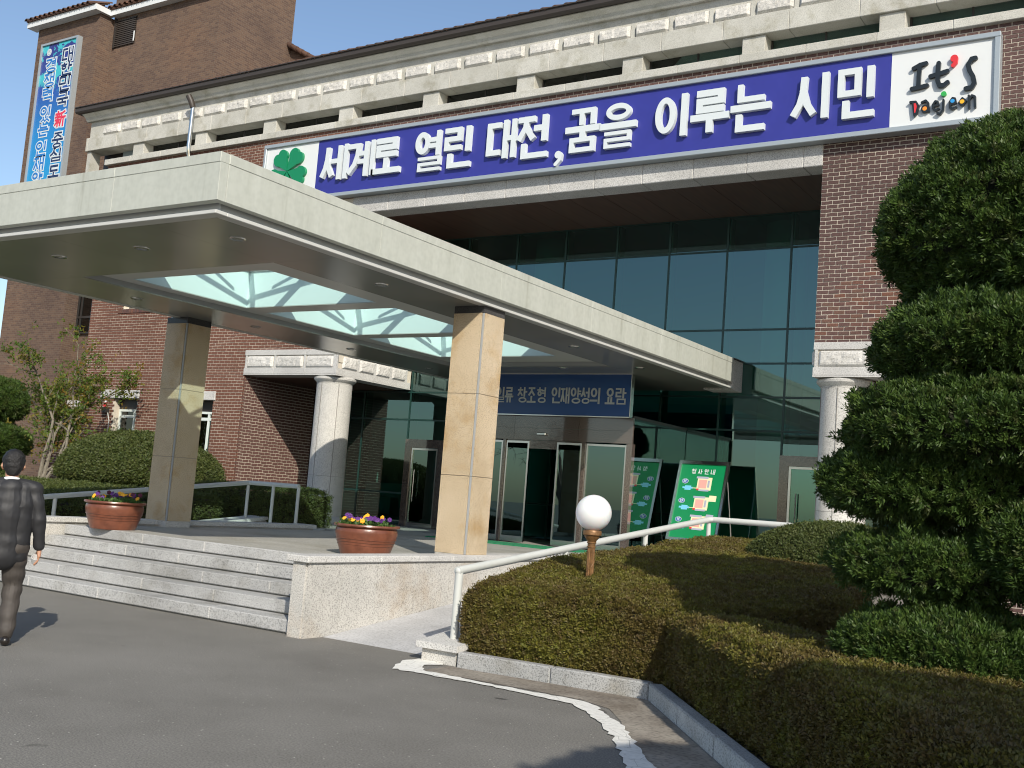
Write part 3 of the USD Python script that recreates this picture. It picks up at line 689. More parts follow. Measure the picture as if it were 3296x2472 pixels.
course('ledge_stone', M['weathered'], bld, XWL - .06, XEND, 1.21, YF - .09, YF + .32, 9.69, 9.845, -12.07)
one('clerestory_blind', M['sky_blind'], bld, -25.1, XEND, YF + .36, YF + .375, 9.845, 10.2)
PX = [-11.86 + 2.425 * k for k in range(-5, 7)]
for x in PX:
    if x < -25.2: continue
    one('clerestory_pier', M['weathered'], bld, x - .215, x + .215, YF - .005, YF + .355, 9.845, 10.19, c=.008)
for a, b in zip(PX[:-1], PX[1:]):
    if a < -26.0: continue
    f = MB().box(a + .217, b - .217, YF + .30, YF + .345, 9.847, 9.885).box(a + .217, a + .25, YF + .30, YF + .345, 9.885, 10.188).box(b - .25, b - .217, YF + .30, YF + .345, 9.885, 10.188).box((a + b) / 2 - .015, (a + b) / 2 + .015, YF + .302, YF + .343, 9.885, 10.188).build('clerestory_window', M['frame_dark'], bld)
    one('pane', M['clear'], f, a + .25, b - .25, YF + .315, YF + .322, 9.886, 10.187)
course('band_stone', M['weathered'], bld, -26.2, XEND, 1.235, YF - .06, YF + .42, 10.19, 10.565, -12.53)
one('frieze_back', M['weathered'], bld, -26.15, XEND, YF + .01, YF + .42, 10.567, 11.03)


def rough(m, place, w, h, d, seed, nu=14, nv=7):
    """a split-faced block: bulging, chipped front on straight sides; place maps u,v,w"""
    u, v = np.meshgrid(np.linspace(0, 1, nu), np.linspace(0, 1, nv)); e = np.minimum(np.minimum(u, 1 - u) * w, np.minimum(v, 1 - v) * h) / (.18 * h)
    p = np.stack([u * w * 9, v * h * 9, np.full_like(u, seed)], -1)
    b = d * (.35 + .65 * np.clip(e, 0, 1) ** .6) + .45 * d * (meshkit.fbm(p * 1.2, 4, seed) - .5) * np.clip(e * 2, 0, 1) + .25 * d * (meshkit.noise(p * 4, seed + 5) - .5) * np.clip(e * 3, 0, 1)
    b[0], b[-1] = 0, 0; b[:, 0], b[:, -1] = 0, 0
    vv = place((u * w).ravel(), (v * h).ravel(), b.ravel())
    m.add(vv, [[j * nu + i, j * nu + i + 1, (j + 1) * nu + i + 1, (j + 1) * nu + i] for j in range(nv - 1) for i in range(nu - 1)])
    return m


for k in range(-17, 19):
    x0 = -12.63 + .805 * k
    if x0 < -26.1 or x0 > XEND - .8: continue
    rough(MB(), on_front(x0, 10.575, YF + .008), .70, .275, .085, 100 + k).build('rusticated_block', M['rustic'], bld)
    one('block_divider', M['weathered'], bld, x0 + .708, x0 + .797, YF - .018, YF + .008, 10.57, 10.852)
pr = [(YF + .02, 11.03), (YF - .06, 11.03), (YF - .10, 11.06), (YF - .13, 11.12), (YF - .20, 11.16), (YF - .24, 11.18), (YF - .24, 11.20), (YF + .02, 11.20)]


def profile(name, mt, parent, x0, x1, yz):
    n = len(yz); m = MB(); v = [(x0, y, q) for y, q in yz] + [(x1, y, q) for y, q in yz]
    m.add(v, [[i, (i + 1) % n, n + (i + 1) % n, n + i] for i in range(n)])
    tri = trimesh.creation.triangulate_polygon(Polygon(yz), engine='earcut')
    for x, s in ((x0, -1), (x1, 1)): m.add(np.column_stack([np.full(len(tri[0]), x), tri[0]]), tri[1] if s > 0 else np.array(tri[1])[:, ::-1])
    return m.build(name, mt, parent)


profile('cornice', M['weathered'], bld, -26.25, XEND, pr)
profile('gutter', M['gutter'], bld, -26.42, XEND, [(YF + .0, 11.205), (YF - .32, 11.205), (YF - .36, 11.24), (YF - .36, 11.34), (YF - .39, 11.345), (YF - .39, 11.365), (YF - .335, 11.365), (YF - .33, 11.25), (YF - .0, 11.25)])
rz = lambda y: 11.36 + (y - (YF - .3)) * .50
roof = MB().add([(-26.3, YF - .28, rz(YF - .28) - .03), (XEND, YF - .28, rz(YF - .28) - .03), (XEND, 25.5, rz(25.5)), (-26.3, 25.5, rz(25.5)), (-26.3, YF - .28, rz(YF - .28) - .08), (XEND, YF - .28, rz(YF - .28) - .08), (XEND, 25.5, rz(25.5) - .1), (-26.3, 25.5, rz(25.5) - .1)], [[0, 1, 2, 3], [7, 6, 5, 4], [0, 4, 5, 1], [1, 5, 6, 2], [3, 7, 4, 0]]).build('roof', M['tile'], bld)
th = np.linspace(0, np.pi, 7)


def barrel(m, x, y0, y1, zf, r=.075):
    ring = lambda y, q: np.stack([x + q * np.cos(th), np.full(7, y), zf(y) + q * np.sin(th) * .95], 1)
    a, b = ring(y0, r), ring(y1, r * .85); a2 = ring(y0, r * .74)
    v = np.vstack([a, b, a2]); f = [[i, i + 1, 7 + i + 1, 7 + i] for i in range(6)] + [[14 + i, 14 + i + 1, i + 1, i] for i in range(6)]
    return m.add(v, np.array(f)[:, ::-1])


for k in range(107):
    x = -26.2 + .27 * k; barrel(MB(), x, YF - .37 + RNG.uniform(-.012, .012), YF + .15, lambda y: rz(y) + .005).build('roof_tile', M['tile'], roof, smooth=50)
m = MB()
for k in range(107):
    for j in range(1, 8): barrel(m, -26.2 + .27 * k, YF - .37 + .46 * j, YF + .15 + .46 * j, lambda y: rz(y) + .02)
m.build('upper_tiles', M['tile'], roof, smooth=50, kind='stuff')
one('roof_soffit', M['frame_dark'], bld, -26.15, XWL - .2, YF + .43, 22.2, 10.3, 10.4)
one('bay_glazing', M['frame_dark'], bld, -26.1, XWL - .02, YF + .5, YF + .55, 8.3, 10.3)
one('bay_post', M['weathered'], bld, -26.16, -26.0, YF - .0, YF + .3, 8.2, 10.188)
# rain pipe from the gutter
dp = MB().tube([(-21.80, YF - .33, 11.06), (-21.72, YF - .30, 10.92), (-21.70, YF - .24, 10.78)], .075, 14).build('downpipe_elbow', M['gutter'], bld, smooth=40)
MB().tube([(-21.70, YF - .24, 10.80), (-21.70, YF - .24, 9.80), (-21.70, YF - .22, 9.6), (-21.70, YF - .12, 9.3), (-21.70, YF - .12, 5.0)], .052, 14).build('downpipe', M['steel'], bld, smooth=40)

# lintel over the recess, wood soffit behind it
course('lintel_stone', M['lintel'], bld, XL, XR, 1.025, YF - .02, YF + .46, 7.645, 8.02, -13.16, gap=.005, c=.012)
for k in range(14):
    a = XL + (XR - XL) * k / 14
    m = MB().box(a + .004, a + (XR - XL) / 14 - .004, YF + .462, YG, 7.66, 7.69).build('soffit_board', M['wood'], bld)

# frieze beams over the porches with their round columns
def frieze(x0, x1, xs_, yback, face):
    fr = group_part(bld, 'frieze')
    xa, xb = (x0, x1)
    one('beam', M['mortar'], fr, xa + .02, xb - .02, YF + .02, YF + .44, 4.03, 4.57)
    for zz in ((4.46, 4.585), (4.03, 4.165)):
        course('frieze_stone', M['granite'], fr, xa, xb, .97, YF - .028, YF + .02, zz[0], zz[1], xa if face > 0 else xb, gap=.004, c=.004)
    one('drip_edge', M['granite'], fr, xa, xb, YF - .028, YF + .44, 4.0, 4.028)
    n = 3; w = (xb - xa - .10) / n
    for k in range(n):
        a = xa + .05 + k * w + .03; rough(MB(), on_front(a, 4.172, YF + .012), w - .10, .280, .055, 300 + k + (50 if face < 0 else 0), 18, 9).build('rusticated_block', M['rustic'], fr)
        one('block_divider', M['granite'], fr, a - .055, a - .004, YF - .022, YF + .02, 4.167, 4.458)
    one('block_divider', M['granite'], fr, xb - .12, xb, YF - .022, YF + .02, 4.167, 4.458)
    # return along the recess
    X = xs_; pl = (lambda u, v, w: np.stack([X - .012 + w, YF + u, v + 4.172], 1)) if face > 0 else (lambda u, v, w: np.stack([X + .012 - w, YF + (2.4 - u), v + 4.172], 1))
    one('beam', M['mortar'], fr, *sorted((X - face * .02, X - face * .44)), YF + .45, YG - .02, 4.03, 4.57)
    for zz in ((4.46, 4.585), (4.03, 4.165)):
        for a, b in ((YF + .02, YF + .95), (YF + .954, YF + 1.85), (YF + 1.854, YG - .05)): one('frieze_stone', M['granite'], fr, *sorted((X + face * .0, X - face * .05)), a, b, *zz)
    one('drip_edge', M['granite'], fr, *sorted((X, X - face * .44)), YF + .44, YG - .03, 4.0, 4.028)
    for k in range(4):
        u0 = .16 + k * .58
        q = (lambda u, v, w, u0=u0: pl(u + u0, v, w)); rough(MB(), q, .50, .280, .05, 340 + k, 14, 9).build('rusticated_block', M['rustic'], fr)
        one('block_divider', M['granite'], fr, *sorted((X + face * .0, X - face * .03)), YF + u0 + .503, YF + u0 + .577, 4.167, 4.458)
    one('porch_ceiling', M['wood'], bld, *sorted((X - face * .45, (XFOLD if face > 0 else XFR))), YF + .45, YG - .02, 3.98, 4.0)


frieze(XFOLD - .03, XL, XL, YG, 1)
frieze(XR, XFR + .03, XR, YG, -1)


def round_column(cx, cy):
    c = group_part(bld, 'round_column'); r = .405
    for a, b in ((ZP + .15, 1.78), (1.785, 3.84)):
        MB().lathe([(0, a), (r * (1.0 if a > 1.7 else 1.015), a), (r * (.985 if a > 1.7 else 1.0), b), (0, b)], (cx, cy, 0), 48).build('shaft_drum', M['column'], c, smooth=35)
    MB().lathe([(0, 3.842), (r * .99, 3.842), (r * 1.0, 3.86), (r * .985, 3.865), (r * 1.06, 3.885), (r * 1.17, 3.93), (r * 1.18, 3.97), (r * 1.1, 3.998), (0, 3.998)], (cx, cy, 0), 48).build('capital', M['column'], c, smooth=35)
    MB().lathe([(0, ZP - .02), (r * 1.26, ZP - .02), (r * 1.27, ZP + .05), (r * 1.2, ZP + .11), (r * 1.05, ZP + .148), (0, ZP + .148)], (cx, cy, 0), 48).build('base', M['column'], c, smooth=35)
    m = MB()
    for k in range(3):
        a_ = math.radians(-150 + 58 * k); x, y = cx + r * 1.003 * math.cos(a_), cy + r * 1.003 * math.sin(a_)
        m.box(x - .004, x + .004, y - .004, y + .004, ZP + .16, 3.83)
    m.build('drum_joint', M['joint'], c)


round_column(-16.68, YF + .44); round_column(-5.22, YF + .44)

# ---- curtain wall
cw = group_part(bld, 'curtain_wall')
VX = [-19.1, -17.67, -16.23, -14.85, -13.49, -12.2, -10.91, -9.66, -8.37, -7.035, -5.70, -4.3, -2.8]
HZ = [ZP + .02, 1.525, 3.287, 3.95, 4.623, 5.306, 6.947, 7.65]
for i in range(len(VX) - 1):
    for j in range(len(HZ) - 1):
        a, b, c, d = VX[i], VX[i + 1], HZ[j], HZ[j + 1]
        if (b < XL + .1 or a > XR - .1) and c > 3.9: continue
        y = YG + RNG.uniform(-.002, .002); tl = RNG.normal(0, .0022, 2)
        q = MB().add([(a + .022, y - tl[0], c + .022), (b - .022, y + tl[0], c + .022), (b - .022, y + tl[0] + tl[1], d - .022), (a + .022, y - tl[0] + tl[1], d - .022)], [[0, 1, 2, 3]]).build('glass_pane', M['teal'], cw)
for x in VX:
    top = 3.95 if (x < XL - .05 or x > XR + .05) else 7.65
    one('mullion', M['mullion'], cw, x - .02, x + .02, YG - .012, YG + .03, ZP, top)
    one('glass_fin', M['fin'], cw, x + .022, x + .045, YG + .04, YG + .26, ZP, top)
for z_ in HZ:
    x0, x1 = (-19.1, -2.8) if z_ < 4 else (XL, XR)
    one('transom', M['mullion'], cw, x0, x1, YG - .010, YG + .028, z_ - .018, z_ + .018)
one('glazing_sill', M['polished'], cw, -19.1, -2.8, YG - .06, YG + .1, ZP - .02, ZP + .018)


def side_door(x0, x1, lbl):
    d = group_part(bld, 'side_door', lbl); y = YG - .10
    one('frame', M['polished'], d, x0, x0 + .18, y, YG - .013, ZP, 2.82); one('frame', M['polished'], d, x1 - .18, x1, y, YG - .013, ZP, 2.82); one('frame', M['polished'], d, x0 + .18, x1 - .18, y, YG - .013, 2.62, 2.82)
    f = MB().box(x0 + .185, x0 + .23, y + .02, YG - .02, ZP + .01, 2.615).box(x1 - .23, x1 - .185, y + .02, YG - .02, ZP + .01, 2.615).box(x0 + .23, x1 - .23, y + .02, YG - .02, 2.57, 2.615).box(x0 + .23, x1 - .23, y + .02, YG - .02, ZP + .01, ZP + .11).build('door', M['steel'], d)
    one('pane', M['teal'], f, x0 + .23, x1 - .23, y + .045, y + .055, ZP + .112, 2.568)
    MB().tube([(x0 + .36, y - .03, 1.35), (x0 + .36, y - .03, 2.1)], .014, 8).build('handle', M['steel'], f, smooth=40)


side_door(-16.2, -15.05, 'narrow dark glass side door in a brown stone frame')
side_door(-7.03, -5.85, 'glass side door in a polished stone frame beside the right column')

# ---- interior seen through the glass
it = group_part(bld, 'lobby')
one('floor', M['intfloor'], it, -19.3, -2.6, YG + .3, 30, ZP - .08, ZP)
one('back_wall', M['interior'], it, -19.5, -2.4, 30, 30.2, ZP, 9)
one('side_wall', M['interior'], it, -19.6, -19.3, YG + .3, 30, ZP, 9); one('side_wall', M['interior'], it, -2.6, -2.3, YG + .3, 30, ZP, 9)
one('upper_floor', M['interior'], it, -19.3, -2.6, 24.5, 30, 4.0, 4.5); one('ceiling', M['interior'], it, -19.3, -2.6, YG + .1, 30, 7.9, 8.1)
for x in (-7.75, -13.6): MB().lathe([(.45, ZP), (.45, 7.9)], (x, 22.3, 0), 32).build('interior_column', M['intcol'], it, smooth=40)
one('low_partition', M['interior'], it, -19.2, -16.0, 21.3, 21.36, ZP, 1.75); one('cabinet', M['intcol'], it, -19.0, -17.0, 21.0, 21.3, ZP + .25, 1.40)
for k in range(3): one('ceiling_lamp_row', M['intcol'], it, -14 + 3 * k, -13.2 + 3 * k, 25, 29.5, 3.96, 3.998)

# body of the building behind the facade, so that light does not leak
one('side_block', M['frame_dark'], bld, XWL + .02, -19.65, YF + .62, 29.5, 0, 10.9)
one('side_block', M['frame_dark'], bld, -2.25, XEND, YF + .36, 30, 0, 10.9)
one('attic_block', M['frame_dark'], bld, -19.6, -2.3, YF + .82, 29.8, 8.12, 10.9)
# ================================================================ tower
tw = thing('tower_building', 'tall plain brown brick tower block with louvred opening behind the hall', 'building')
TX0, TX1, TX2, TY0, TY1, TY2 = -35.70, -32.20, -26.80, 21.8, 22.35, 25.56
one('front_block', M['tower_x'], tw, TX0, TX1, TY0, 30, 0, 17.05)
one('side_face', M['tower_y'], tw, TX1, TX1 + .012, TY0, TY1, 0, 17.05)
one('main_block', M['tower_x'], tw, TX1 + .012, TX2, TY1, TY2, 0, 19.5)
one('side_face', M['tower_y'], tw, TX2, TX2 + .012, TY1, TY2, 9, 19.5)
m = MB(); m.add([(TX2 + .012, TY2, 9), (-24.6, TY2, 9), (-24.6, TY2, 15.25), (TX2 + .012, TY2, 16.45), (TX2 + .012, 30, 9), (-24.6, 30, 9), (-24.6, 30, 15.25), (TX2 + .012, 30, 16.45)], [[0, 1, 2, 3], [5, 4, 7, 6], [1, 5, 6, 2], [3, 2, 6, 7]]); m.build('rear_block', M['tower_x'], tw)
ew = group_part(tw, 'eaves')
one('eave_board', M['white'], ew, TX0 - .28, TX1 + .16, TY0 - .30, TY0 + .1, 17.05, 17.24); one('eave_board', M['white'], ew, TX1 - .0, TX1 + .16, TY0 + .102, TY1 - .12, 17.05, 17.24)
one('eave_board', M['white'], ew, TX1 + .162, TX2 + .02, TY1 - .26, TY1 + .1, 17.05, 17.24)
for k in range(14): barrel(MB(), TX0 - .2 + .27 * k, TY0 - .42, TY0 + .5, lambda y: 17.27 + (y - TY0 + .4) * .4, .10).build('roof_tile', M['tile'], ew, smooth=50)
for k in range(20): barrel(MB(), TX1 + .2 + .27 * k, TY1 - .38, TY1 + .4, lambda y: 17.27 + (y - TY1 + .4) * .4, .10).build('roof_tile', M['tile'], ew, smooth=50)
one('tile_bed', M['tile'], ew, TX0 - .26, TX1 + .1, TY0 - .36, TY0 + .4, 17.245, 17.30); one('tile_bed', M['tile'], ew, TX1 + .11, TX2 + .02, TY1 - .3, TY1 + .3, 17.245, 17.30)
for k in range(9):
    x = TX2 + .05 + .27 * k; zt = 16.45 - .56 * (x - TX2); MB().tube([(x - .12, TY2 - .14, zt + .1), (x + .15, TY2 - .14, zt - .05)], [.085, .10], 8).build('roof_tile', M['tile'], ew, smooth=50)
MB().add([(TX2, TY2 - .2, 16.42), (-24.5, TY2 - .2, 15.15), (-24.5, 30, 15.15), (TX2, 30, 16.42), (TX2, TY2 - .2, 16.50), (-24.5, TY2 - .2, 15.23), (-24.5, 30, 15.23), (TX2, 30, 16.50)], [[0, 3, 2, 1], [4, 5, 6, 7], [0, 1, 5, 4], [1, 2, 6, 5]]).build('sloped_roof', M['tile'], ew)
lv = group_part(tw, 'louvre')
one('opening', M['frame_dark'], lv, -32.02, -30.93, TY1 - .006, TY1 + .02, 15.98, 16.98)
for k in range(14): one('louvre_blade', M['gutter'], lv, -32.0, -30.95, TY1 - .05, TY1 - .007, 15.99 + k * .07, 16.03 + k * .07)
MB().box(-32.06, -31.98, TY1 - .06, TY1 + .02, 15.96, 17.0).build('louvre_frame', M['frame_dark'], lv)
one('loose_strip', M['white'], lv, -30.96, -30.91, TY1 - .065, TY1 - .052, 16.05, 16.4)
window(tw, -32.19, -30.6, 5.97, 8.4, TY1 - .09, M['frame_dark'], [('h', 6.53), ('v', -31.99)])
one('window_lintel', M['granite'], tw, -32.19, -31.0, TY1 - .06, TY1 + .05, 3.5, 3.73)
window(tw, -31.9, -31.0, 2.2, 3.5, TY1 - .07, M['frame_dark'], [('h', 2.7)])

# ================================================================ slogan sign above the entrance
SY = 17.60
sg = thing('slogan_sign', 'long blue and white slogan signboard fixed across the brick facade', 'sign')
one('panel', M['blue'], sg, -17.285, -4.52, SY + .05, SY + .22, 8.10, 9.40)
one('panel', M['white'], sg, -18.94, -17.287, SY + .05, SY + .22, 8.10, 9.40, label='white end panel with a green clover'); one('panel', M['white'], sg, -4.518, -2.92, SY + .05, SY + .22, 8.10, 9.40, label='white end panel with coloured lettering')
for a in ((-19.0, -2.855, 9.385, 9.47), (-19.0, -2.855, 8.02, 8.105)): one('frame', M['signsteel'], sg, a[0], a[1], SY, SY + .225, a[2], a[3], c=.008)
one('frame', M['signsteel'], sg, -19.0, -18.925, SY + .001, SY + .224, 8.107, 9.383, c=.008); one('frame', M['signsteel'], sg, -2.94, -2.855, SY + .001, SY + .224, 8.107, 9.383, c=.008)
G1 = [('세', -17.080, -16.296, 8.438, 9.242), ('계', -16.298, -15.513, 8.445, 9.250), ('로', -15.577, -14.787, 8.498, 9.205), ('열', -14.384, -13.682, 8.283, 9.238), ('린', -13.610, -12.918, 8.292, 9.243), ('대', -12.529, -11.804, 8.438, 9.233), ('전', -11.783, -11.056, 8.279, 9.233), ('꿈', -10.672, -9.904, 8.268, 9.188), ('을', -9.912, -9.140, 8.256, 9.225), ('이', -8.749, -8.091, 8.414, 9.213), ('루', -8.040, -7.301, 8.357, 9.181), ('는', -7.273, -6.537, 8.253, 9.138), ('시', -6.160, -5.501, 8.402, 9.183), ('민', -5.375, -4.751, 8.227, 9.169)]
for ch, x0, x1, z0, z1 in G1:
    z0, z1 = 8.33 if z0 < 8.33 else 8.40, 9.20
    MB().poly(hangul(ch, x1 - x0, z1 - z0, .125), on_front(x0, z0, SY + .05), .085).build('letter', M['letter'], sg)
cm = unary_union([Point(0, 0).buffer(.075), LineString([(.05, .0), (.04, -.10), (-.05, -.19)]).buffer(.035)])
MB().poly(cm, on_front(-10.80, 8.33, SY + .05), .085).build('comma', M['letter'], sg)
# clover: five heart-shaped leaves
for a in (126, 54, -18, -90, 198):
    h = unary_union([Polygon([(0, .03), (-.17, .36), (0, .44), (.17, .36)]), affinity.rotate(affinity.scale(Point(-.088, .40).buffer(.1), 1.05, 1.25), -12), affinity.rotate(affinity.scale(Point(.088, .40).buffer(.1), 1.05, 1.25), 12)]).buffer(.012)
    P = affinity.translate(affinity.rotate(affinity.scale(h, 1.10, 1.08, origin=(0, 0)), a - 90, origin=(0, 0)), -18.16, 8.75).intersection(sbox(-18.9, 8.12, -17.4, 9.37))
    MB().poly(P, on_front(0, 0, SY + .05), .07).build('clover_leaf', M['clover'], sg)


def strokes(lines, w): return unary_union([LineString(l).buffer(w / 2, cap_style=1, join_style=1) if len(l) > 1 else Point(l[0]).buffer(w / 2) for l in lines])


ring = lambda c, rx, rz, w: affinity.translate(affinity.scale(Point(0, 0).buffer(1, 16), rx + w / 2, rz + w / 2), *c).difference(affinity.translate(affinity.scale(Point(0, 0).buffer(1, 16), rx - w / 2, rz - w / 2), *c))
LG = [('black', strokes([[(-4.156, 9.053), (-4.057, 9.099), (-3.966, 9.113)], [(-4.061, 9.1), (-4.072, 8.912), (-4.074, 8.723)], [(-4.174, 8.71), (-4.069, 8.718), (-3.94, 8.736)]], .066)),
      ('black', strokes([[(-3.77, 9.082), (-3.779, 8.961), (-3.778, 8.792), (-3.749, 8.708), (-3.681, 8.698), (-3.627, 8.741)], [(-3.888, 8.879), (-3.798, 8.894), (-3.637, 8.929)]], .07)),
      ('black', strokes([[(-3.218, 9.081), (-3.272, 9.076), (-3.323, 8.982), (-3.299, 8.886), (-3.247, 8.785), (-3.223, 8.671), (-3.258, 8.603), (-3.345, 8.597)]], .07)),
      ('red', unary_union([Point(-3.535, 9.125).buffer(.058), strokes([[(-3.51, 9.10), (-3.515, 9.05), (-3.55, 9.01)]], .06)])), ('lgreen', Point(-3.676, 8.557).buffer(.04)),
      ('black', strokes([[(-4.189, 8.487), (-4.104, 8.483), (-4.058, 8.405), (-4.085, 8.292), (-4.115, 8.252), (-4.134, 8.363), (-4.145, 8.468)]], .034)), ('black', unary_union([ring((-3.957, 8.345), .045, .05, .03), strokes([[(-4.008, 8.46), (-3.949, 8.483), (-3.912, 8.436), (-3.9, 8.301)]], .034)])),
      ('black', unary_union([strokes([[(-3.83, 8.37), (-3.755, 8.385), (-3.765, 8.44), (-3.80, 8.45), (-3.832, 8.40), (-3.83, 8.33), (-3.79, 8.30), (-3.745, 8.32)]], .032)])), ('black', strokes([[(-3.677, 8.454), (-3.679, 8.289), (-3.717, 8.23), (-3.764, 8.249)]], .034)),
      ('black', strokes([[(-3.575, 8.365), (-3.49, 8.385), (-3.505, 8.455), (-3.54, 8.465), (-3.578, 8.41), (-3.575, 8.32), (-3.535, 8.29), (-3.485, 8.31)]], .032)), ('black', strokes([[(-3.393, 8.445), (-3.34, 8.395), (-3.385, 8.325), (-3.44, 8.37), (-3.393, 8.445)]], .03)),
      ('black', strokes([[(-3.297, 8.472), (-3.289, 8.269)], [(-3.295, 8.401), (-3.252, 8.47), (-3.208, 8.444), (-3.2, 8.274)]], .034))]
for c, P in LG: MB().poly(P, on_front(0, 0, SY + .05), .055).build('logo_letter', M[c], sg)
for c, P in (('red', Polygon([(-4.13, 8.455), (-4.10, 8.455), (-4.082, 8.40), (-4.10, 8.30), (-4.118, 8.29)])), ('orange', Point(-3.957, 8.345).buffer(.034)), ('lblue', Point(-3.537, 8.415).buffer(.032)), ('yellow', Point(-3.393, 8.385).buffer(.034))):
    MB().poly(P, on_front(0, 0, SY + .05), .06).build('logo_dot', M[c], sg)

# vertical banner on the tower
M['banner'] = mat('banner_print', {
    'g': ('geometry', {}), 's': ('separate_xyz', {}), 'mr': ('map_range', {'from_min': 10.4, 'from_max': 16.3, 'clamp': True}), 'r': ('rgb_ramp', {'ramp': [(0, (.012, .30, .58)), (.45, (.014, .20, .50)), (.7, (.02, .07, .32)), (1, (.03, .028, .17))]}),
    'n': ('noise_texture', dict(scale=.85, detail=5., roughness=.65, distortion=.6)), 'nr': ('rgb_ramp', {'ramp': [(.50, (0, 0, 0)), (.515, (1, 1, 1))]}), 'zr': ('map_range', {'from_min': 14.4, 'from_max': 15.0, 'clamp': True}),
    'k': ('math', {'math_type': 'multiply'}), 'm': ('mix_color', {'b': (.05, .42, .48)}), 'p': ('principled_bsdf', dict(roughness=.4))},
    [('g.position', 's.vector'), ('s.z', 'mr.value'), ('mr.result', 'r.fac'), ('g.position', 'n.vector'), ('n.fac', 'nr.fac'), ('s.z', 'zr.value'), ('nr.color', 'k.value1'), ('zr.result', 'k.value2'), ('k.value', 'm.fac'), ('r.color', 'm.a'), ('m.result', 'p.base_color')])
M['navy'] = plain('banner_navy', (.012, .025, .085), .4); M['bred'] = plain('banner_red', (.62, .03, .07), .4); M['bblue'] = plain('banner_text_blue', (.02, .16, .46), .4)
bn = thing('tower_banner', 'tall narrow blue banner board with outlined lettering on the tower', 'banner')
BY = 21.66
one('panel', M['banner'], bn, -35.08, -33.12, BY, BY + .13, 9.6, 16.27)
for a in ((-35.15, -35.08, 9.55, 16.34), (-33.12, -33.03, 9.55, 16.34)): one('frame', M['signsteel'], bn, a[0], a[1], BY - .05, TY0 - .002, a[2], a[3])
one('frame', M['signsteel'], bn, -35.079, -33.121, BY - .048, TY0 - .003, 16.27, 16.34)
C1 = [('대', 15.49, 16.01), ('한', 14.98, 15.47), ('민', 14.42, 14.96), ('국', 13.87, 14.40), ('新', 13.13, 13.72), ('중', 12.38, 12.95), ('심', 11.9, 12.37), ('도', 11.33, 11.78)]
C2 = [('경', 15.22, 15.74), ('쟁', 14.69, 15.20), ('력', 14.17, 14.66), ('있', 13.42, 13.99), ('는', 12.9, 13.37), ('인', 12.19, 12.72), ('재', 11.67, 12.17), ('양', 11.15, 11.62)]
for L, x0, w in ((C1, -33.86, .62), (C2, -34.76, .60)):
    for ch, z0, z1 in L:
        P = hangul(ch, w, z1 - z0, .085)
        MB().poly(P.buffer(.038, join_style=2), on_front(x0, z0, BY), .006).build('letter_outline', M['letter'], bn)
        MB().poly(P.buffer(-.004), on_front(x0, z0, BY - .006), .006).build('letter', M['bred' if ch == '新' else 'navy' if L is C1 else 'bblue'], bn)
P = Point(-34.68, 16.0).buffer(.13); MB().poly(P, on_front(0, 0, BY), .006).build('round_emblem', M['letter'], bn)
MB().poly(ring((-34.68, 16.0), .085, .085, .014).union(LineString([(-34.74, 15.97), (-34.68, 16.05), (-34.62, 15.97)]).buffer(.01)), on_front(0, 0, BY - .006), .004).build('emblem_mark', M['signsteel'], bn)

# ================================================================ entrance canopy
cn = thing('entrance_canopy', 'large pale flat-roofed entrance canopy with skylights on two stone-clad columns', 'canopy')
CX0, CX1, CY0, CY1 = -13.92, -7.88, 6.78, 20.46
# roof deck around the skylights
OP = [(9.25, 11.32), (11.72, 13.77), (14.10, 16.24)]; OX0, OX1 = -12.25, -9.71
P = sbox(CX0 + .2, CY0 + .2, CX1 - .2, CY1 - .6)
for a, b in OP: P = P.difference(sbox(OX0 - .06, a - .06, OX1 + .06, b + .06))
flat = lambda z0: (lambda u, v, w: np.stack([u, v, z0 + w], 1))
MB().poly(P, flat(4.42), .12).build('roof_deck', M['recess'], cn)
# soffit panels with the raised coffer around the skylights
CF = (-12.5, -9.0, 8.65, 16.9)
soff = sbox(CX0 + .05, CY0 + .05, CX1 - .05, CY1 - .02).difference(sbox(CF[0], CF[2], CF[1], CF[3]))
for i, (a, b) in enumerate(((CY0 + .05, 8.65), (8.65, 11.0), (11.0, 14.0), (14.0, 16.9), (16.9, CY1 - .02))):
    for c, d in ((CX0 + .05, -12.5), (-12.5, -10.75), (-10.75, -9.0), (-9.0, CX1 - .05)):
        q = sbox(c + .0015, a + .0015, d - .0015, b - .0015).intersection(soff)
        if q.area > .01: MB().poly(q, flat(ZS), .012).build('soffit_panel', M['soffit'], cn)
cof = sbox(*[CF[0], CF[2], CF[1], CF[3]])
for a, b in OP: cof = cof.difference(sbox(OX0, a, OX1, b))
MB().poly(cof, flat(ZS + .085), .01).build('coffer_ceiling', M['trim'], cn)
m = MB().box(CF[0] - .012, CF[0], CF[2], CF[3], ZS + .012, ZS + .095).box(CF[1], CF[1] + .012, CF[2], CF[3], ZS + .012, ZS + .095).box(CF[0], CF[1], CF[2] - .012, CF[2], ZS + .012, ZS + .095).box(CF[0], CF[1], CF[3], CF[3] + .012, ZS + .012, ZS + .095)
m.build('coffer_edge', M['recess'], cn)
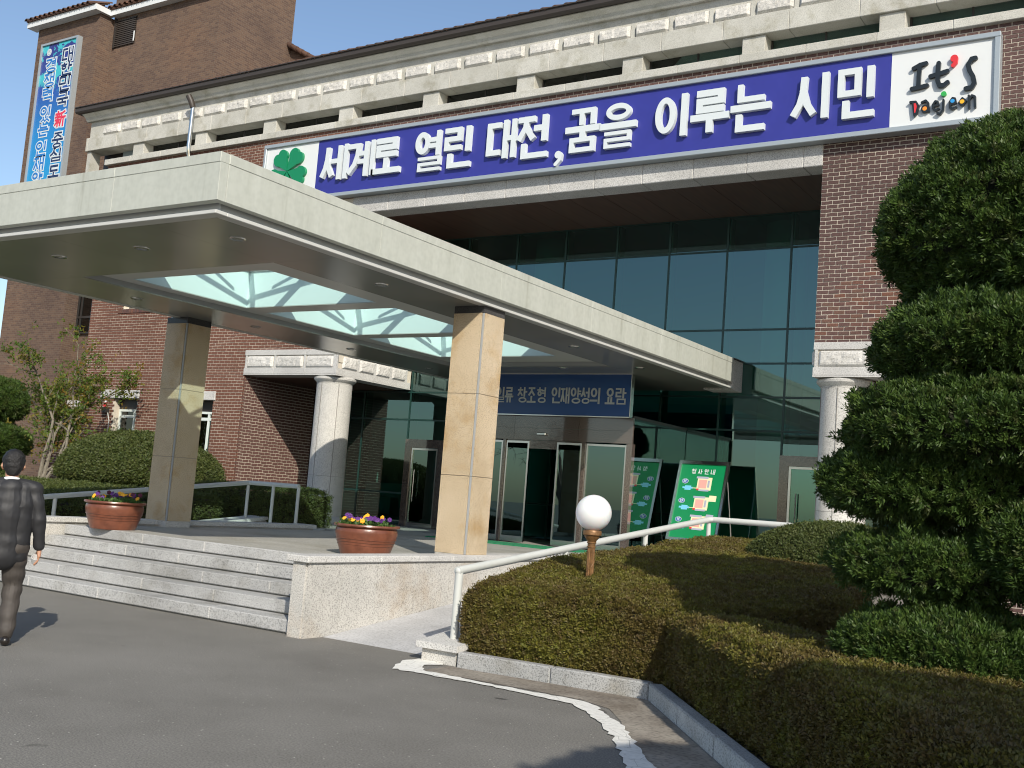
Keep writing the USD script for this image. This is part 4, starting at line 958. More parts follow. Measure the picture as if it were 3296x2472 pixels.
for a, b in OP:
    s_ = group_part(cn, 'skylight'); zt = 4.72
    one('well_panel', M['well'], s_, OX0 - .03, OX0, a - .03, b + .03, ZS + .097, zt); one('well_panel', M['well'], s_, OX1, OX1 + .03, a - .03, b + .03, ZS + .097, zt)
    one('well_panel', M['well'], s_, OX0, OX1, a - .03, a, ZS + .097, zt); one('well_panel', M['well'], s_, OX0, OX1, b, b + .03, ZS + .097, zt)
    ax, ay, az = (OX0 + OX1) / 2, (a + b) / 2, zt + .55; C = [(OX0, a, zt), (OX1, a, zt), (OX1, b, zt), (OX0, b, zt)]
    for k in range(4):
        p, q = C[k], C[(k + 1) % 4]
        MB().add([p, q, (ax, ay, az)], [[0, 1, 2]]).build('roof_glass', M['roofglass'], s_)
        MB().tube([p, (ax, ay, az)], .035, 6).build('hip_bar', M['recess'], s_)
        mid = np.array(p) * .5 + np.array(q) * .5
        MB().tube([mid, mid * .35 + np.array([ax, ay, az]) * .65], .025, 6).build('glazing_bar', M['recess'], s_)
        MB().tube([p, q], .04, 6).build('kerb_bar', M['recess'], s_)
    one('tie_bar', M['recess'], s_, ax - .04, ax + .04, a, b, zt - .1, zt - .02)
# fascia: front, right and left, panel by panel, with recessed band and trim strip below
FZ0, FZ1 = 4.178, 4.645


def fascia_panel(x0, x1, y0, y1):
    m = MB(); m.cbox(x0, x1, y0, y1, FZ0, FZ1 - .10, .002); m.build('fascia_panel', M['fascia'], cn)
    m = MB(); dx, dy = (.006, 0) if x1 - x0 < .2 else (0, .006)
    m.cbox(x0 - dx, x1 + dx, y0 - dy, y1 + dy, FZ1 - .0995, FZ1, .004); m.build('fascia_capping', M['fascia'], cn)


XJ = [CX0, -11.75, -9.45, CX1]
for a, b in zip(XJ[:-1], XJ[1:]): fascia_panel(a + .0015, b - .0015, CY0, CY0 + .10)
YJ = [CY0 + .102, 9.16, 11.64, 14.13, 16.6, 18.4, 19.9]
for a, b in zip(YJ[:-1], YJ[1:]):
    fascia_panel(CX1 - .10, CX1, a + .0015, b - .0015); fascia_panel(CX0, CX0 + .10, a + .0015, b - .0015)
m = MB(); t_ = .10
m.box(CX0 + t_, CX1 - t_, CY0 + t_ + .03, CY0 + t_ + .04, ZS + .03, FZ0 + .1).box(CX1 - t_ - .04, CX1 - t_ - .03, CY0 + t_ + .05, 19.95, ZS + .03, FZ0 + .1).box(CX0 + t_ + .03, CX0 + t_ + .04, CY0 + t_ + .05, 19.95, ZS + .03, FZ0 + .1)
m.build('recessed_band', M['recess'], cn)
m = MB(); m.cbox(CX0, CX1, CY0, CY0 + .14, ZS - .006, ZS + .03, .004).cbox(CX1 - .14, CX1, CY0 + .142, 19.95, ZS - .006, ZS + .03, .004).cbox(CX0, CX0 + .14, CY0 + .142, 19.95, ZS - .006, ZS + .03, .004)
m.build('trim_strip', M['trim'], cn)
for x0, x1 in ((CX1 - .62, CX1 - .02), (CX0 + .02, CX0 + .62)):
    one('end_block', M['column'], cn, x0, x1, 19.96, YG - .014, ZS - .02, FZ1 - .01, c=.006); one('end_flashing', M['gutter'], cn, x0 - .03, x1 + .03, 19.93, YG - .014, FZ1 - .008, FZ1 + .012)
# downlights
for x, y in [(-8.51, 7.65), (-10.05, 7.66), (-11.6, 7.70), (-13.1, 7.7), (-8.5, 9.97), (-8.5, 12.36), (-8.5, 14.73), (-13.1, 10.0), (-13.12, 12.36), (-13.1, 14.69), (-8.51, 17.12), (-10.08, 17.13), (-11.65, 17.13), (-13.2, 17.16)]:
    d = MB().lathe([(.062, ZS + .03), (.062, ZS - .004), (.085, ZS - .008), (.092, ZS - .001)], (x, y, 0), 20).build('downlight', M['steel'], cn, smooth=40)
    MB().lathe([(.0, ZS + .0285), (.06, ZS + .0285)][::-1], (x, y, 0), 20).build('bulb', M['well'], d)


def square_column(x0, x1, y0, y1, label, mt):
    c = group_part(cn, 'column', label)
    one('core', M['joint'], c, x0 + .012, x1 - .012, y0 + .012, y1 - .012, ZP - .03, ZS)
    one('base_block', M['hammered'], c, x0 + .004, x1 - .004, y0 + .004, y1 - .004, ZP - .03, ZK + .0)
    for a, b in ((ZK, 1.838), (1.843, 2.90), (2.905, 3.955)):
        one('cladding_panel', mt, c, x0, x1 - .035, y0, y0 + .03, a + .002, b); one('cladding_panel', mt, c, x1 - .03, x1, y0 + .035, y1, a + .002, b)
        one('cladding_panel', mt, c, x0, x0 + .03, y0 + .032, y1 - .032, a + .002, b); one('cladding_panel', mt, c, x0 + .032, x1 - .032, y1 - .03, y1, a + .002, b)
        one('corner_bead', M['recess'], c, x1 - .028, x1 - .008, y0 + .008, y0 + .028, a + .002, b)
    one('cap_band', M['dark_stone'], c, x0 + .002, x1 - .002, y0 + .002, y1 - .002, 3.958, ZS - .0)


square_column(-8.41, -7.93, 11.375, 11.86, 'sunlit golden granite column at the right edge', M['beige'])
square_column(-14.08, -13.60, 11.375, 11.86, 'shaded grey stone column at the left edge', M['beige'])

# ================================================================ entrance vestibule with its sign
ev = thing('entrance_vestibule', 'polished stone doorway box with glass sliding doors under the canopy', 'doorway')
VY = 18.0; VX0, VX1 = -12.95, -9.0
for a, b in ((3.0, 3.24), (2.765, 2.997)):
    for p, q in ((VX0, -11.6), (-11.6, -10.15), (-10.15, VX1)): one('stone_panel', M['polished'], ev, p + .002, q - .002, VY, VY + .04, a, b)
one('roof', M['frame_dark'], ev, VX0 + .02, VX1 - .02, VY + .05, YG - .02, 3.24, 3.29)
one('stone_post', M['polished'], ev, VX1 - .12, VX1, VY, VY + .12, ZP, 2.763); one('stone_post', M['polished'], ev, -10.06, -9.98, VY + .005, VY + .10, ZP, 2.763); one('stone_post', M['polished'], ev, -11.85, -11.79, VY + .005, VY + .10, ZP, 2.763); one('stone_post', M['polished'], ev, VX0, VX0 + .12, VY, VY + .12, ZP, 2.763)
def leaf_door(x0, x1, name, y):
    w = .035; f = MB().box(x0, x0 + w, y, y + .04, ZP + .02, 2.74).box(x1 - w, x1, y, y + .04, ZP + .02, 2.74).box(x0 + w, x1 - w, y, y + .04, 2.70, 2.74).box(x0 + w, x1 - w, y, y + .04, ZP + .02, ZP + .13).build(name, M['steel'], ev)
    one('pane', M['teal'], f, x0 + w, x1 - w, y + .015, y + .025, ZP + .132, 2.698)
leaf_door(-9.975, -9.125, 'fixed_light', VY + .03); leaf_door(-10.62, -10.07, 'sliding_door', VY + .03); leaf_door(-11.785, -11.25, 'sliding_door', VY + .03); leaf_door(-12.82, -11.86, 'fixed_light', VY + .03)
one('door_head', M['polished'], ev, -11.78, -10.07, VY + .045, VY + .12, 2.60, 2.763)
one('side_glass', M['teal'], ev, VX1 - .05, VX1 - .04, VY + .125, YG - .02, ZP + .02, 3.2); one('side_glass', M['teal'], ev, VX0 + .04, VX0 + .05, VY + .125, YG - .02, ZP + .02, 3.2)
one('side_rail', M['mullion'], ev, VX1 - .052, VX1 - .035, VY + .125, YG - .02, 3.2, 3.27); one('sensor', M['steel'], ev, -11.05, -10.85, VY - .06, VY - .002, 2.86, 2.91, c=.01)
es = thing('entrance_sign', 'dark blue signboard with grey lettering above the glass doors', 'sign')
one('panel', M['eblue'], es, -12.98, -9.05, 17.90, 17.985, 3.255, ZS - .012)
m = MB().box(-12.99, -9.04, 17.885, 17.99, 3.235, 3.254).box(-9.048, -9.03, 17.885, 17.99, 3.255, ZS - .012).box(-12.99, -9.03, 17.885, 17.99, ZS - .012, ZS - .002); m.build('frame', M['steel'], es)
for ch, x0, x1 in [('일', -12.045, -11.827), ('류', -11.818, -11.620), ('창', -11.518, -11.306), ('조', -11.297, -11.096), ('형', -11.071, -10.864), ('인', -10.744, -10.545), ('재', -10.536, -10.335), ('양', -10.319, -10.096), ('성', -10.096, -9.898), ('의', -9.891, -9.677), ('요', -9.572, -9.373), ('람', -9.357, -9.138)]:
    MB().poly(hangul(ch, x1 - x0, .305, .036), on_front(x0, 3.482, 17.90), .012).build('letter', M['eletter'], es)
one('door_mat', M['mat_green'], None, -12.6, -9.3, 16.7, 17.6, ZP + .001, ZP + .018); tag(UsdGeom.Mesh(stage.GetPrimAtPath('/World/door_mat')), 'green door mat in front of the glass doors', 'mat')
dk = thing('reception_desk', 'reception counter seen dimly through the glass doors', 'desk')
one('counter', M['intcol'], dk, -14.9, -13.9, 24.0, 24.7, ZP, 1.48); one('counter_top', M['polished'], dk, -14.95, -13.85, 23.95, 24.75, 1.48, 1.53); one('monitor', M['frame_dark'], dk, -14.6, -14.2, 24.2, 24.25, 1.53, 1.85)
sc = .42; LG2 = unary_union([P for c, P in LG if c == 'black'])
row = [affinity.translate(affinity.scale(P, sc, sc, origin=(-4.2, 8.25)), -14.75 + 4.2 + (0 if i < 3 else .42), 1.15 - 8.25 + (-.16 if i < 3 else .0)) for i, (c, P) in enumerate([q for q in LG if q[0] == 'black'])]
MB().poly(unary_union(row), on_front(0, 0, 24.0), .006).build('desk_lettering', M['black'], dk)
# ================================================================ information board on the platform
ib = thing('information_board', 'leaning green floor-plan board in a steel frame beside the doors', 'notice board', loc=None)
IBW, IBH = .96, 1.50; IO = np.array([-8.80, 19.40, 1.10]); LEAN = math.radians(17); IU = np.array([math.cos(.06), math.sin(-.06), 0.0]); IV = np.array([0, math.sin(LEAN), math.cos(LEAN)])
IN = np.cross(IU, IV); IN /= np.linalg.norm(IN)
ip = lambda w0: (lambda u, v, w: IO + u[:, None] * IU + v[:, None] * IV + (w + w0)[:, None] * IN)
MB().poly(sbox(.0, .0, IBW, IBH), ip(-.03), .03).build('panel', M['board_green'], ib)
MB().poly(sbox(-.05, -.05, IBW + .05, IBH + .07).difference(sbox(0, 0, IBW, IBH)), ip(-.035), .06).build('frame', M['steel'], ib)
for u in (.05, .88): MB().tube([IO + u * IU - .04 * IN, IO + u * IU + IV * -.04 + [0, -.02, 0], np.array([IO[0] + u, 19.36, ZP])], .018, 8).build('leg', M['steel'], ib, smooth=40)
MB().tube([IO + (IBW + .04) * IU + IV * 1.2 - .05 * IN, np.array([IO[0] + IBW + .06, 20.15, ZP])], .016, 8).build('back_leg', M['steel'], ib, smooth=40)
MB().tube([IO + -.04 * IU + IV * 1.2 - .05 * IN, np.array([IO[0] - .04, 20.15, ZP])], .016, 8).build('back_leg', M['steel'], ib, smooth=40)
for i, ch in enumerate('청사안내'): MB().poly(hangul(ch, .092, .105, .015), lambda u, v, w, i=i: ip(0)(u + .24 + i * .135, v + 1.305, w), .002).build('letter', M['letter'], ib)
M['plan_blue'] = plain('plan_blue', (.03, .10, .38), .4); M['plan_pink'] = plain('plan_pink', (.75, .36, .32), .4); M['plan_grey'] = plain('plan_grey', (.36, .38, .50), .4); M['plan_cream'] = plain('plan_cream', (.74, .70, .46), .4); M['plan_sky'] = plain('plan_sky', (.16, .52, .75), .4)
SEG = {'1': [[(.35, 0), (.35, 1), (.2, .85)]], '2': [[(0, .85), (.25, 1), (.5, .8), (.0, 0), (.55, 0)]], '3': [[(0, .9), (.3, 1), (.5, .78), (.2, .54), (.52, .28), (.3, 0), (0, .1)]], 'F': [[(0, 0), (0, 1), (.5, 1)], [(0, .52), (.42, .52)]]}
for fl, vz in (('3', .98), ('2', .58), ('1', .20)):
    q = lambda P, c, w0=0.0, nm='plan_shape': MB().poly(P, ip(w0), .002).build(nm, M[c], ib)
    q(affinity.scale(Point(.135, vz + .17).buffer(.062), 1.1, .8), 'letter'); q(affinity.scale(Point(.135, vz + .17).buffer(.055), 1.1, .8), 'plan_blue', .002)
    for j, c in enumerate((fl, 'F')): q(unary_union([LineString([(.10 + j * .045 + x * .05, vz + .143 + y * .052) for x, y in s]).buffer(.005) for s in SEG[c]]), 'letter', .004, 'letter')
    q(sbox(.40, vz, .70, vz + .26), 'plan_cream'); q(sbox(.43, vz + .04, .60, vz + .21), 'plan_pink', .002); q(sbox(.37, vz + .235, .62, vz + .275), 'plan_grey', .002); q(sbox(.45, vz - .02, .66, vz + .015), 'plan_grey', .002); q(sbox(.62, vz + .06, .66, vz + .2), 'plan_grey', .002); q(sbox(.40, vz - .005, .45, vz + .03), 'red', .002)
    q(sbox(.10, vz + .02, .32, vz + .055).union(sbox(.15, vz - .01, .28, vz + .08)), 'plan_sky'); q(sbox(.31, vz + .03, .40, vz + .042), 'plan_cream')
    if fl != '3': q(sbox(.70, vz + .18, .85, vz + .30), 'plan_cream' if fl == '2' else 'plan_grey')
# warning lamp by the left window
sr = thing('warning_light', 'small red and white alarm light on a bracket by the left window', 'alarm light')
MB().lathe([(0, 3.15), (.038, 3.15), (.038, 3.21), (.03, 3.26), (0, 3.26)], (-24.02, YF - .09, 0), 14).build('red_lens', M['red'], sr, smooth=40); MB().lathe([(0, 3.262), (.034, 3.262), (.036, 3.30), (0, 3.315)], (-24.02, YF - .09, 0), 14).build('white_cap', M['white'], sr, smooth=40)
one('bracket_box', M['frame_dark'], sr, -24.1, -23.94, YF - .12, YF - .004, 3.0, 3.13)
MB().tube([(-23.93, YF - .05, 3.0), (-23.87, YF - .03, 2.8), (-23.87, YF - .03, 1.5)], .012, 6).build('cable', M['rail'], sr)
# ================================================================ planting
def leaf_sprig(n, size, aspect, spread, seed, up=.5, fold=.25):
    """a sprig of n small folded leaves round a short twig, growing along +z"""
    r = np.random.default_rng(seed); V, F = [], []
    for i in range(n):
        a = r.uniform(0, 2 * np.pi); el = r.uniform(-.1, 1.0) * (1 - up) + up; el = min(el, 1.35)
        d = np.array([math.cos(a) * math.cos(el), math.sin(a) * math.cos(el), math.sin(el)])
        s = np.cross(d, [0, 0, 1.0]) + r.normal(0, .35, 3); s -= d * (s @ d); s /= np.linalg.norm(s); nn = np.cross(s, d)
        o = r.normal(0, spread, 3) * [1, 1, .7]; L = size * r.uniform(.7, 1.25); w = L * aspect / 2
        b = len(V) * 4
        V.append([o, o + d * L * .5 + s * w + nn * w * fold, o + d * L, o + d * L * .5 - s * w + nn * w * fold]); F += [[b, b + 1, b + 2], [b, b + 2, b + 3]]
    return np.array(V).reshape(-1, 3), np.array(F)


def needle_spray(seed, n=26, L=.085):
    """a juniper shoot: scaly sprays fanning out along a tapering axis"""
    r = np.random.default_rng(seed); V, F = [], []
    for i in range(n):
        t_ = i / n; base = np.array([r.normal(0, .008), r.normal(0, .008), t_ * L * .75])
        a = r.uniform(0, 2 * np.pi); el = r.uniform(.55, 1.25)
        d = np.array([math.cos(a) * math.cos(el), math.sin(a) * math.cos(el), math.sin(el)]); s = np.cross(d, r.normal(0, 1, 3)); s /= np.linalg.norm(s)
        l = L * (.55 - .25 * t_) * r.uniform(.7, 1.2); w = .0042 * r.uniform(.8, 1.3); b = len(V) * 4
        V.append([base - s * w * .5, base + d * l * .55 + s * w, base + d * l, base + d * l * .55 - s * w]); F += [[b, b + 1, b + 2], [b, b + 2, b + 3]]
    return np.array(V).reshape(-1, 3), np.array(F)


SPRIG = [leaf_sprig(16, .024, .55, .016, 40 + i) for i in range(4)]
SPRIG_S = [leaf_sprig(14, .020, .6, .016, 50 + i) for i in range(4)]
SPRAY = [needle_spray(60 + i) for i in range(5)]
DOMEL = [leaf_sprig(16, .024, .6, .02, 70 + i) for i in range(4)]


def sample(v, f, n, rng, keep=None):
    tri = v[f]; cr = np.cross(tri[:, 1] - tri[:, 0], tri[:, 2] - tri[:, 0]); ar = np.linalg.norm(cr, axis=1) / 2
    k = rng.choice(len(f), n, p=ar / ar.sum()); u = rng.random((n, 2)); su = np.sqrt(u[:, :1])
    p = tri[k, 0] * (1 - su) + tri[k, 1] * su * (1 - u[:, 1:]) + tri[k, 2] * su * u[:, 1:]
    return p, cr[k] / np.linalg.norm(cr[k], axis=1, keepdims=True), ar.sum()


def hmain(y):
    return np.interp(y, [8.3, 8.6, 9.17, 10.05, 11.1, 12.3, 13.7, 15], [.70, .72, .84, .955, 1.04, 1.11, 1.22, 1.28])


def hedge(name, poly, top, zb, label, lm, core, dens, size, seed, lean=.05, parent=None, inset=.05, protos=None, rim=.10, cat='hedge'):
    """a clipped hedge on a plan polygon: a dark inner body and a shell of leaf sprigs"""
    r = np.random.default_rng(seed); t_ = thing(name, label, cat)
    P = Polygon(poly); m = MB(); V, F = [], []
    x0, y0, x1, y1 = P.bounds; st_ = .11
    # top surface as a grid clipped by the polygon, walls down to the ground, rim rounded
    gx, gy = np.meshgrid(np.arange(x0, x1 + st_, st_), np.arange(y0, y1 + st_, st_)); pts = np.column_stack([gx.ravel(), gy.ravel()])
    v2, f2 = trimesh.creation.triangulate_polygon(P.buffer(-.001).segmentize(.14), engine='earcut')
    B = P.exterior.segmentize(.12); ring_ = np.array(B.coords)[:-1]
    if Polygon(ring_).exterior.is_ccw is False: ring_ = ring_[::-1]
    # shell samples: top
    A = P.area; n = int(A * dens); q = []
    while len(q) < n:
        c = np.column_stack([r.uniform(x0, x1, 4000), r.uniform(y0, y1, 4000)])
        from shapely import contains_xy
        q += list(c[contains_xy(P, c[:, 0], c[:, 1])])
    q = np.array(q[:n]); from shapely import points, distance
    dist = distance(points(q), P.exterior); drop = rim * (1 - np.clip(dist / rim, 0, 1)) ** 2 * .8
    und = .05 * (meshkit.fbm(np.column_stack([q * 1.3, np.zeros(len(q))]), 3, seed) - .5) + .03 * (meshkit.noise(np.column_stack([q * 7, np.zeros(len(q))]), seed + 3) - .5)
    ptop = np.column_stack([q, top(q[:, 0], q[:, 1]) - drop + und + r.normal(0, .010, n)])
    ntop = np.column_stack([r.normal(0, .35, (n, 2)), np.ones(n)])
    L = B.length; zt = np.mean(top(ring_[:, 0], ring_[:, 1])); k = int(L * (zt - zb) * dens * .85); s = r.uniform(0, L, k); e = .01
    pa = np.array([B.interpolate(a).coords[0] for a in s]); pb = np.array([B.interpolate((a + e) % L).coords[0] for a in s]); d = pb - pa; d /= np.maximum(np.linalg.norm(d, axis=1, keepdims=True), 1e-9)
    nrm = np.column_stack([d[:, 1], -d[:, 0]]) * (1 if P.exterior.is_ccw else -1)
    hh = top(pa[:, 0], pa[:, 1]) - rim * .7; u = r.random(k) ** .9; zz = zb + (hh - zb) * u
    bul = .05 * (meshkit.fbm(np.column_stack([pa * 1.5, zz * 1.5]), 3, seed + 9) - .5) + .035 * (meshkit.noise(np.column_stack([pa * 6, zz * 6]), seed + 2) - .5) - lean * (1 - np.clip(u * 4, 0, 1)) * .8
    pw = np.column_stack([pa + nrm * (bul + r.normal(0, .010, k))[:, None], zz]); nw = np.column_stack([nrm + r.normal(0, .3, (k, 2)), r.normal(.35, .3, k)])
    p = np.vstack([ptop, pw]); nn = np.vstack([ntop, nw])
    protos = protos or SPRIG
    scatter(t_, 'foliage', protos, [lm], p, nn, r.uniform(.8, 1.25, len(p)) * size, r.integers(0, len(protos), len(p)))
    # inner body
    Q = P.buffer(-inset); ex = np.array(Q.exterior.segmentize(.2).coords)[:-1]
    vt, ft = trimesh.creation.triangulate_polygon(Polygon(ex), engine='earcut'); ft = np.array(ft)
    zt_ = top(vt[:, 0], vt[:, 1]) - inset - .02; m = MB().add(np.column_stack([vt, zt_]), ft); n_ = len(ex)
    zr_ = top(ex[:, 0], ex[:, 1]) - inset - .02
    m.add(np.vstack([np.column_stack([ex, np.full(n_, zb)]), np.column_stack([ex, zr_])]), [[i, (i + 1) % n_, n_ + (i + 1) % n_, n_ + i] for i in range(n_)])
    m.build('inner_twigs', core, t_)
    return t_


hedge('clipped_hedge', [(-5.98, 8.64), (-3.9, 8.70), (-3.0, 9.0), (-2.68, 9.7), (-2.72, 10.6), (-3.15, 11.7), (-4.0, 12.6), (-4.8, 13.3), (-5.1, 14.6), (-5.98, 14.7)], lambda x, y: hmain(y), .12, 'broad clipped box hedge with the globe lamp standing in it', M['hedge'], M['hedge_core'], 2300, 1.0, 21)
u_ = (KC - KB) / np.linalg.norm(KC - KB); n_ = np.array([-u_[1], u_[0]]); n_ = n_ if n_[0] > 0 else -n_
b0 = KB + u_ * .02 + n_ * .15; L_ = 7.2
hp = [tuple(b0), tuple(b0 + u_ * L_), tuple(b0 + u_ * L_ + n_ * 1.9), tuple(b0 + u_ * 3.3 + n_ * 1.75), tuple(b0 + u_ * 1.4 + n_ * 1.0), tuple(b0 + u_ * .35 + n_ * .62)]
hedge('clipped_hedge', hp, lambda x, y: .74 + 0 * x, .12, 'low shaded hedge running along the kerb in the near foreground', M['hedge'], M['hedge_core'], 3300, .95, 22)
hedge('clipped_hedge', [(-24, 9.6), (-15.95, 9.6), (-15.95, 14.6), (-24, 14.6)], lambda x, y: hmain(y) - .05, .15, 'shaded hedge behind the left handrail and flower pot', M['dome'], M['hedge_core'], 420, 1.7, 23, protos=SPRIG_S)
hedge('clipped_hedge', [(-19.4, 15.3), (-14.62, 15.3), (-14.62, 16.2), (-19.4, 16.2)], lambda x, y: 1.42 + 0 * x, .35, 'dark twiggy hedge beside the porch wall beyond the left rail', M['dome'], M['hedge_core'], 520, 1.6, 24, protos=SPRIG_S)


def dome(name, c, rx, ry, z0, z1, label, dens, size, seed, flare=.18, lm=None, protos=None):
    """a clipped rounded shrub: widest low down, undercut below"""
    r = np.random.default_rng(seed); t_ = thing(name, label, 'shrub'); H = z1 - z0
    s = trimesh.creation.icosphere(4); v = np.array(s.vertices); zz = v[:, 2]
    up = zz >= -.0
    vv = np.column_stack([v[:, 0] * rx, v[:, 1] * ry, np.where(up, z0 + flare * H + zz * (H * (1 - flare)), z0 + flare * H + zz * H * flare)])
    vv += .04 * (meshkit.fbm(vv * 1.6, 3, seed) - .5)[:, None] * v * 1.5
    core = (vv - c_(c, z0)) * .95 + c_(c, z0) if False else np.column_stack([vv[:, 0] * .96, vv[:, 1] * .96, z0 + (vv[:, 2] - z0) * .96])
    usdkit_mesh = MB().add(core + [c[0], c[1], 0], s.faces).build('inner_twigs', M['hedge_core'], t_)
    p, n, A = sample(vv + [c[0], c[1], 0], np.array(s.faces), int(4 * rx * ry * dens * 1.6), r)
    p += n * r.normal(0, .009, (len(p), 1)); n = n + r.normal(0, .35, n.shape)
    scatter(t_, 'foliage', protos or DOMEL, [lm or M['dome']], p, n, r.uniform(.8, 1.2, len(p)) * size, r.integers(0, 4, len(p)))
    MB().tube([(c[0], c[1], 0), (c[0], c[1], z0 + .2)], .06, 8).build('trunk', M['bark'], t_)
    return t_


dome('rounded_shrub', (-3.75, 13.1), 1.08, .9, .95, 1.585, 'low rounded green shrub in front of the right round column', 1500, 1.0, 31)
dome('rounded_shrub', (-20.35, 16.1), 2.32, 1.3, 1.22, 2.40, 'large dome-clipped shrub half hidden by the left column', 520, 1.9, 32)


def juniper(name, label, base, trunk, pads, seed, dens=1350, size=1.0):
    r = np.random.default_rng(seed); t_ = thing(name, label, 'tree'); base = np.array(base)
    tr = [np.array(p) + base for p in trunk]; MB().tube(tr, np.linspace(.15, .07, len(tr)), 12).build('trunk', M['bark'], t_, smooth=50)
    for i, (x, y, z, rx, ry, rz_) in enumerate(pads):
        c = np.array([x, y, z]) + base; s = trimesh.creation.icosphere(4); v = np.array(s.vertices)
        lump = 1 + .16 * (meshkit.fbm(v * 2.2 + i * 7, 3, seed + i) - .5) + .10 * (meshkit.noise(v * 5 + i * 3, seed + i) - .5)
        f = np.where(v[:, 2] < 0, .72, 1.0); pe = np.sign(v) * np.abs(v) ** .86
        vv = pe * np.array([rx, ry, rz_]) * lump[:, None]; vv[:, 2] *= f
        sp = np.argmin([np.linalg.norm((q - c)[:2]) + abs(q[2] - c[2] + .25) for q in tr]); q0 = tr[sp]
        mid = (q0 + c) / 2 + [0, 0, -.12]
        if np.linalg.norm(q0 - c) > .2: MB().tube([q0, mid, c + [0, 0, -rz_ * .3]], [.06, .045, .02], 8).build('branch', M['bark'], t_, smooth=50)
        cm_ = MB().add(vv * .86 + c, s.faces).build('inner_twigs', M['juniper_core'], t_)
        A0 = 2.2 * math.pi * (rx * ry + (rx + ry) / 2 * rz_)
        p, n, A = sample(vv, np.array(s.faces), int(A0 * dens), r)
        # clumps: shoots gather in tufts that stand a little proud
        cl = (meshkit.noise(p * 11 + i * 5, seed + 40) - .5); dp = np.clip(cl, -.3, .5) * .11
        under = np.clip(-n[:, 2] - .2, 0, 1); keep = r.random(len(p)) > under * .75
        p = p + n * (dp + r.normal(-.03, .018, len(p)))[:, None]
        n = n * .85 + [0, 0, .55] + r.normal(0, .28, n.shape); p, n = p[keep], n[keep]
        scatter(t_, 'foliage_pad', SPRAY, [M['juniper']], p + c, n, r.uniform(.75, 1.3, len(p)) * size, r.integers(0, 5, len(p)))
    return t_


PADS = [(-.90, 8.05, 3.62, 1.30, 1.05, .93), (-.62, 7.55, 3.26, .72, .62, .32), (-1.86, 8.45, 3.12, .26, .26, .22), (-.98, 7.85, 2.78, 1.20, .95, .47), (-1.02, 7.75, 2.24, 1.32, .95, .46), (-1.62, 7.75, 1.86, .84, .72, .33), (-1.62, 7.62, 1.34, .66, .60, .26), (-.70, 7.45, 1.46, .62, .62, .44), (-1.46, 7.40, .80, .74, .55, .33), (-.55, 7.25, .72, .52, .5, .36), (.3, 8.1, 2.0, .8, .8, .5)]
PADS = [(x + .07, y, z, rx * .91, ry * .9, rz_ * .84) for x, y, z, rx, ry, rz_ in PADS]
juniper('clipped_juniper', 'tall cloud-pruned juniper with layered green pads beside the brick pier', (0, 0, 0), [(-.45, 8.25, .05), (-.5, 8.2, .8), (-.42, 8.15, 1.6), (-.5, 8.1, 2.4), (-.65, 8.05, 3.4)], PADS, 81)
# a second clipped juniper stands just outside the picture to the right and throws its shade over the hedge
juniper('clipped_juniper', 'second cloud-pruned juniper whose shade falls across the near hedge', (0, 0, 0), [(3.2, 1.5, .05), (3.2, 1.5, 1.6), (3.1, 1.55, 3.0), (3.05, 1.7, 4.0)], [(3.02, 1.72, 4.0, 1.45, 1.25, .45), (3.2, 1.5, 3.0, 1.15, 1.05, .42), (3.3, 1.4, 2.1, 1.0, .9, .4), (3.3, 1.5, 1.3, .8, .8, .35)], 82, dens=300, size=1.9)


def young_tree(label, base, top, seed, n_leaf=1100, crown=(1.5, 1.1, 1.5), lm=None):
    r = np.random.default_rng(seed); t_ = thing('young_tree', label, 'tree'); b = np.array(base, float); tips = []
    m = MB(); stems = [(.02, .0, 1.), (.35, .12, .92), (-.32, .1, .95)]
    def limb(p, d, L, rad, lev):
        pts = [p]; k = 5; q = p
        for i in range(k):
            d = d + r.normal(0, .16, 3) + [0, 0, .05]; d /= np.linalg.norm(d); q = q + d * L / k; pts.append(q)
        m.tube(pts, np.linspace(rad, rad * .45, k + 1), 6)
        if lev < 3:
            for i in range(3 if lev < 2 else 2):
                j = r.integers(2, k + 1); dd = d + r.normal(0, .55, 3); dd[2] = abs(dd[2]) * .7 + .1; limb(pts[j], dd / np.linalg.norm(dd), L * r.uniform(.5, .72), rad * .5, lev + 1)
        if lev >= 1: tips.extend(pts[2:])
    for sx, sy, h in stems: limb(b, np.array([sx, sy, 1.0]) / np.linalg.norm([sx, sy, 1.0]), (top - b[2]) * .55 * h, .06, 0)
    m.build('trunk', M['bark_grey'], t_, smooth=50)
    tp = np.array(tips); k = r.integers(0, len(tp), n_leaf); p = tp[k] + r.normal(0, .13, (n_leaf, 3)); keep = meshkit.noise(p * 1.6, seed) > .36; p = p[keep]
    LF = [leaf_sprig(5, .085, .55, .05, seed + i, up=.1) for i in range(4)]
    scatter(t_, 'crown', LF, [lm or M['tree_leaf']], p, r.normal(0, 1, p.shape) + [0, 0, .2], r.uniform(.7, 1.15, len(p)), r.integers(0, 4, len(p)))
    return t_


young_tree('slender multi-stemmed tree with sparse yellowing leaves before the tower', (-23.0, 15.4, .5), 4.6, 91, 2000)
juniper('garden_conifer', 'dark clipped conifer at the far left edge beyond the man', (-27.05, 16.6, 0), [(0, 0, 0), (0, 0, 1.5), (0, 0, 3.2)], [(0, 0, 3.05, .75, .7, .6), (.15, 0, 2.0, .8, .8, .42), (-.2, 0, 1.2, .7, .7, .4)], 83, dens=420, size=2.0)
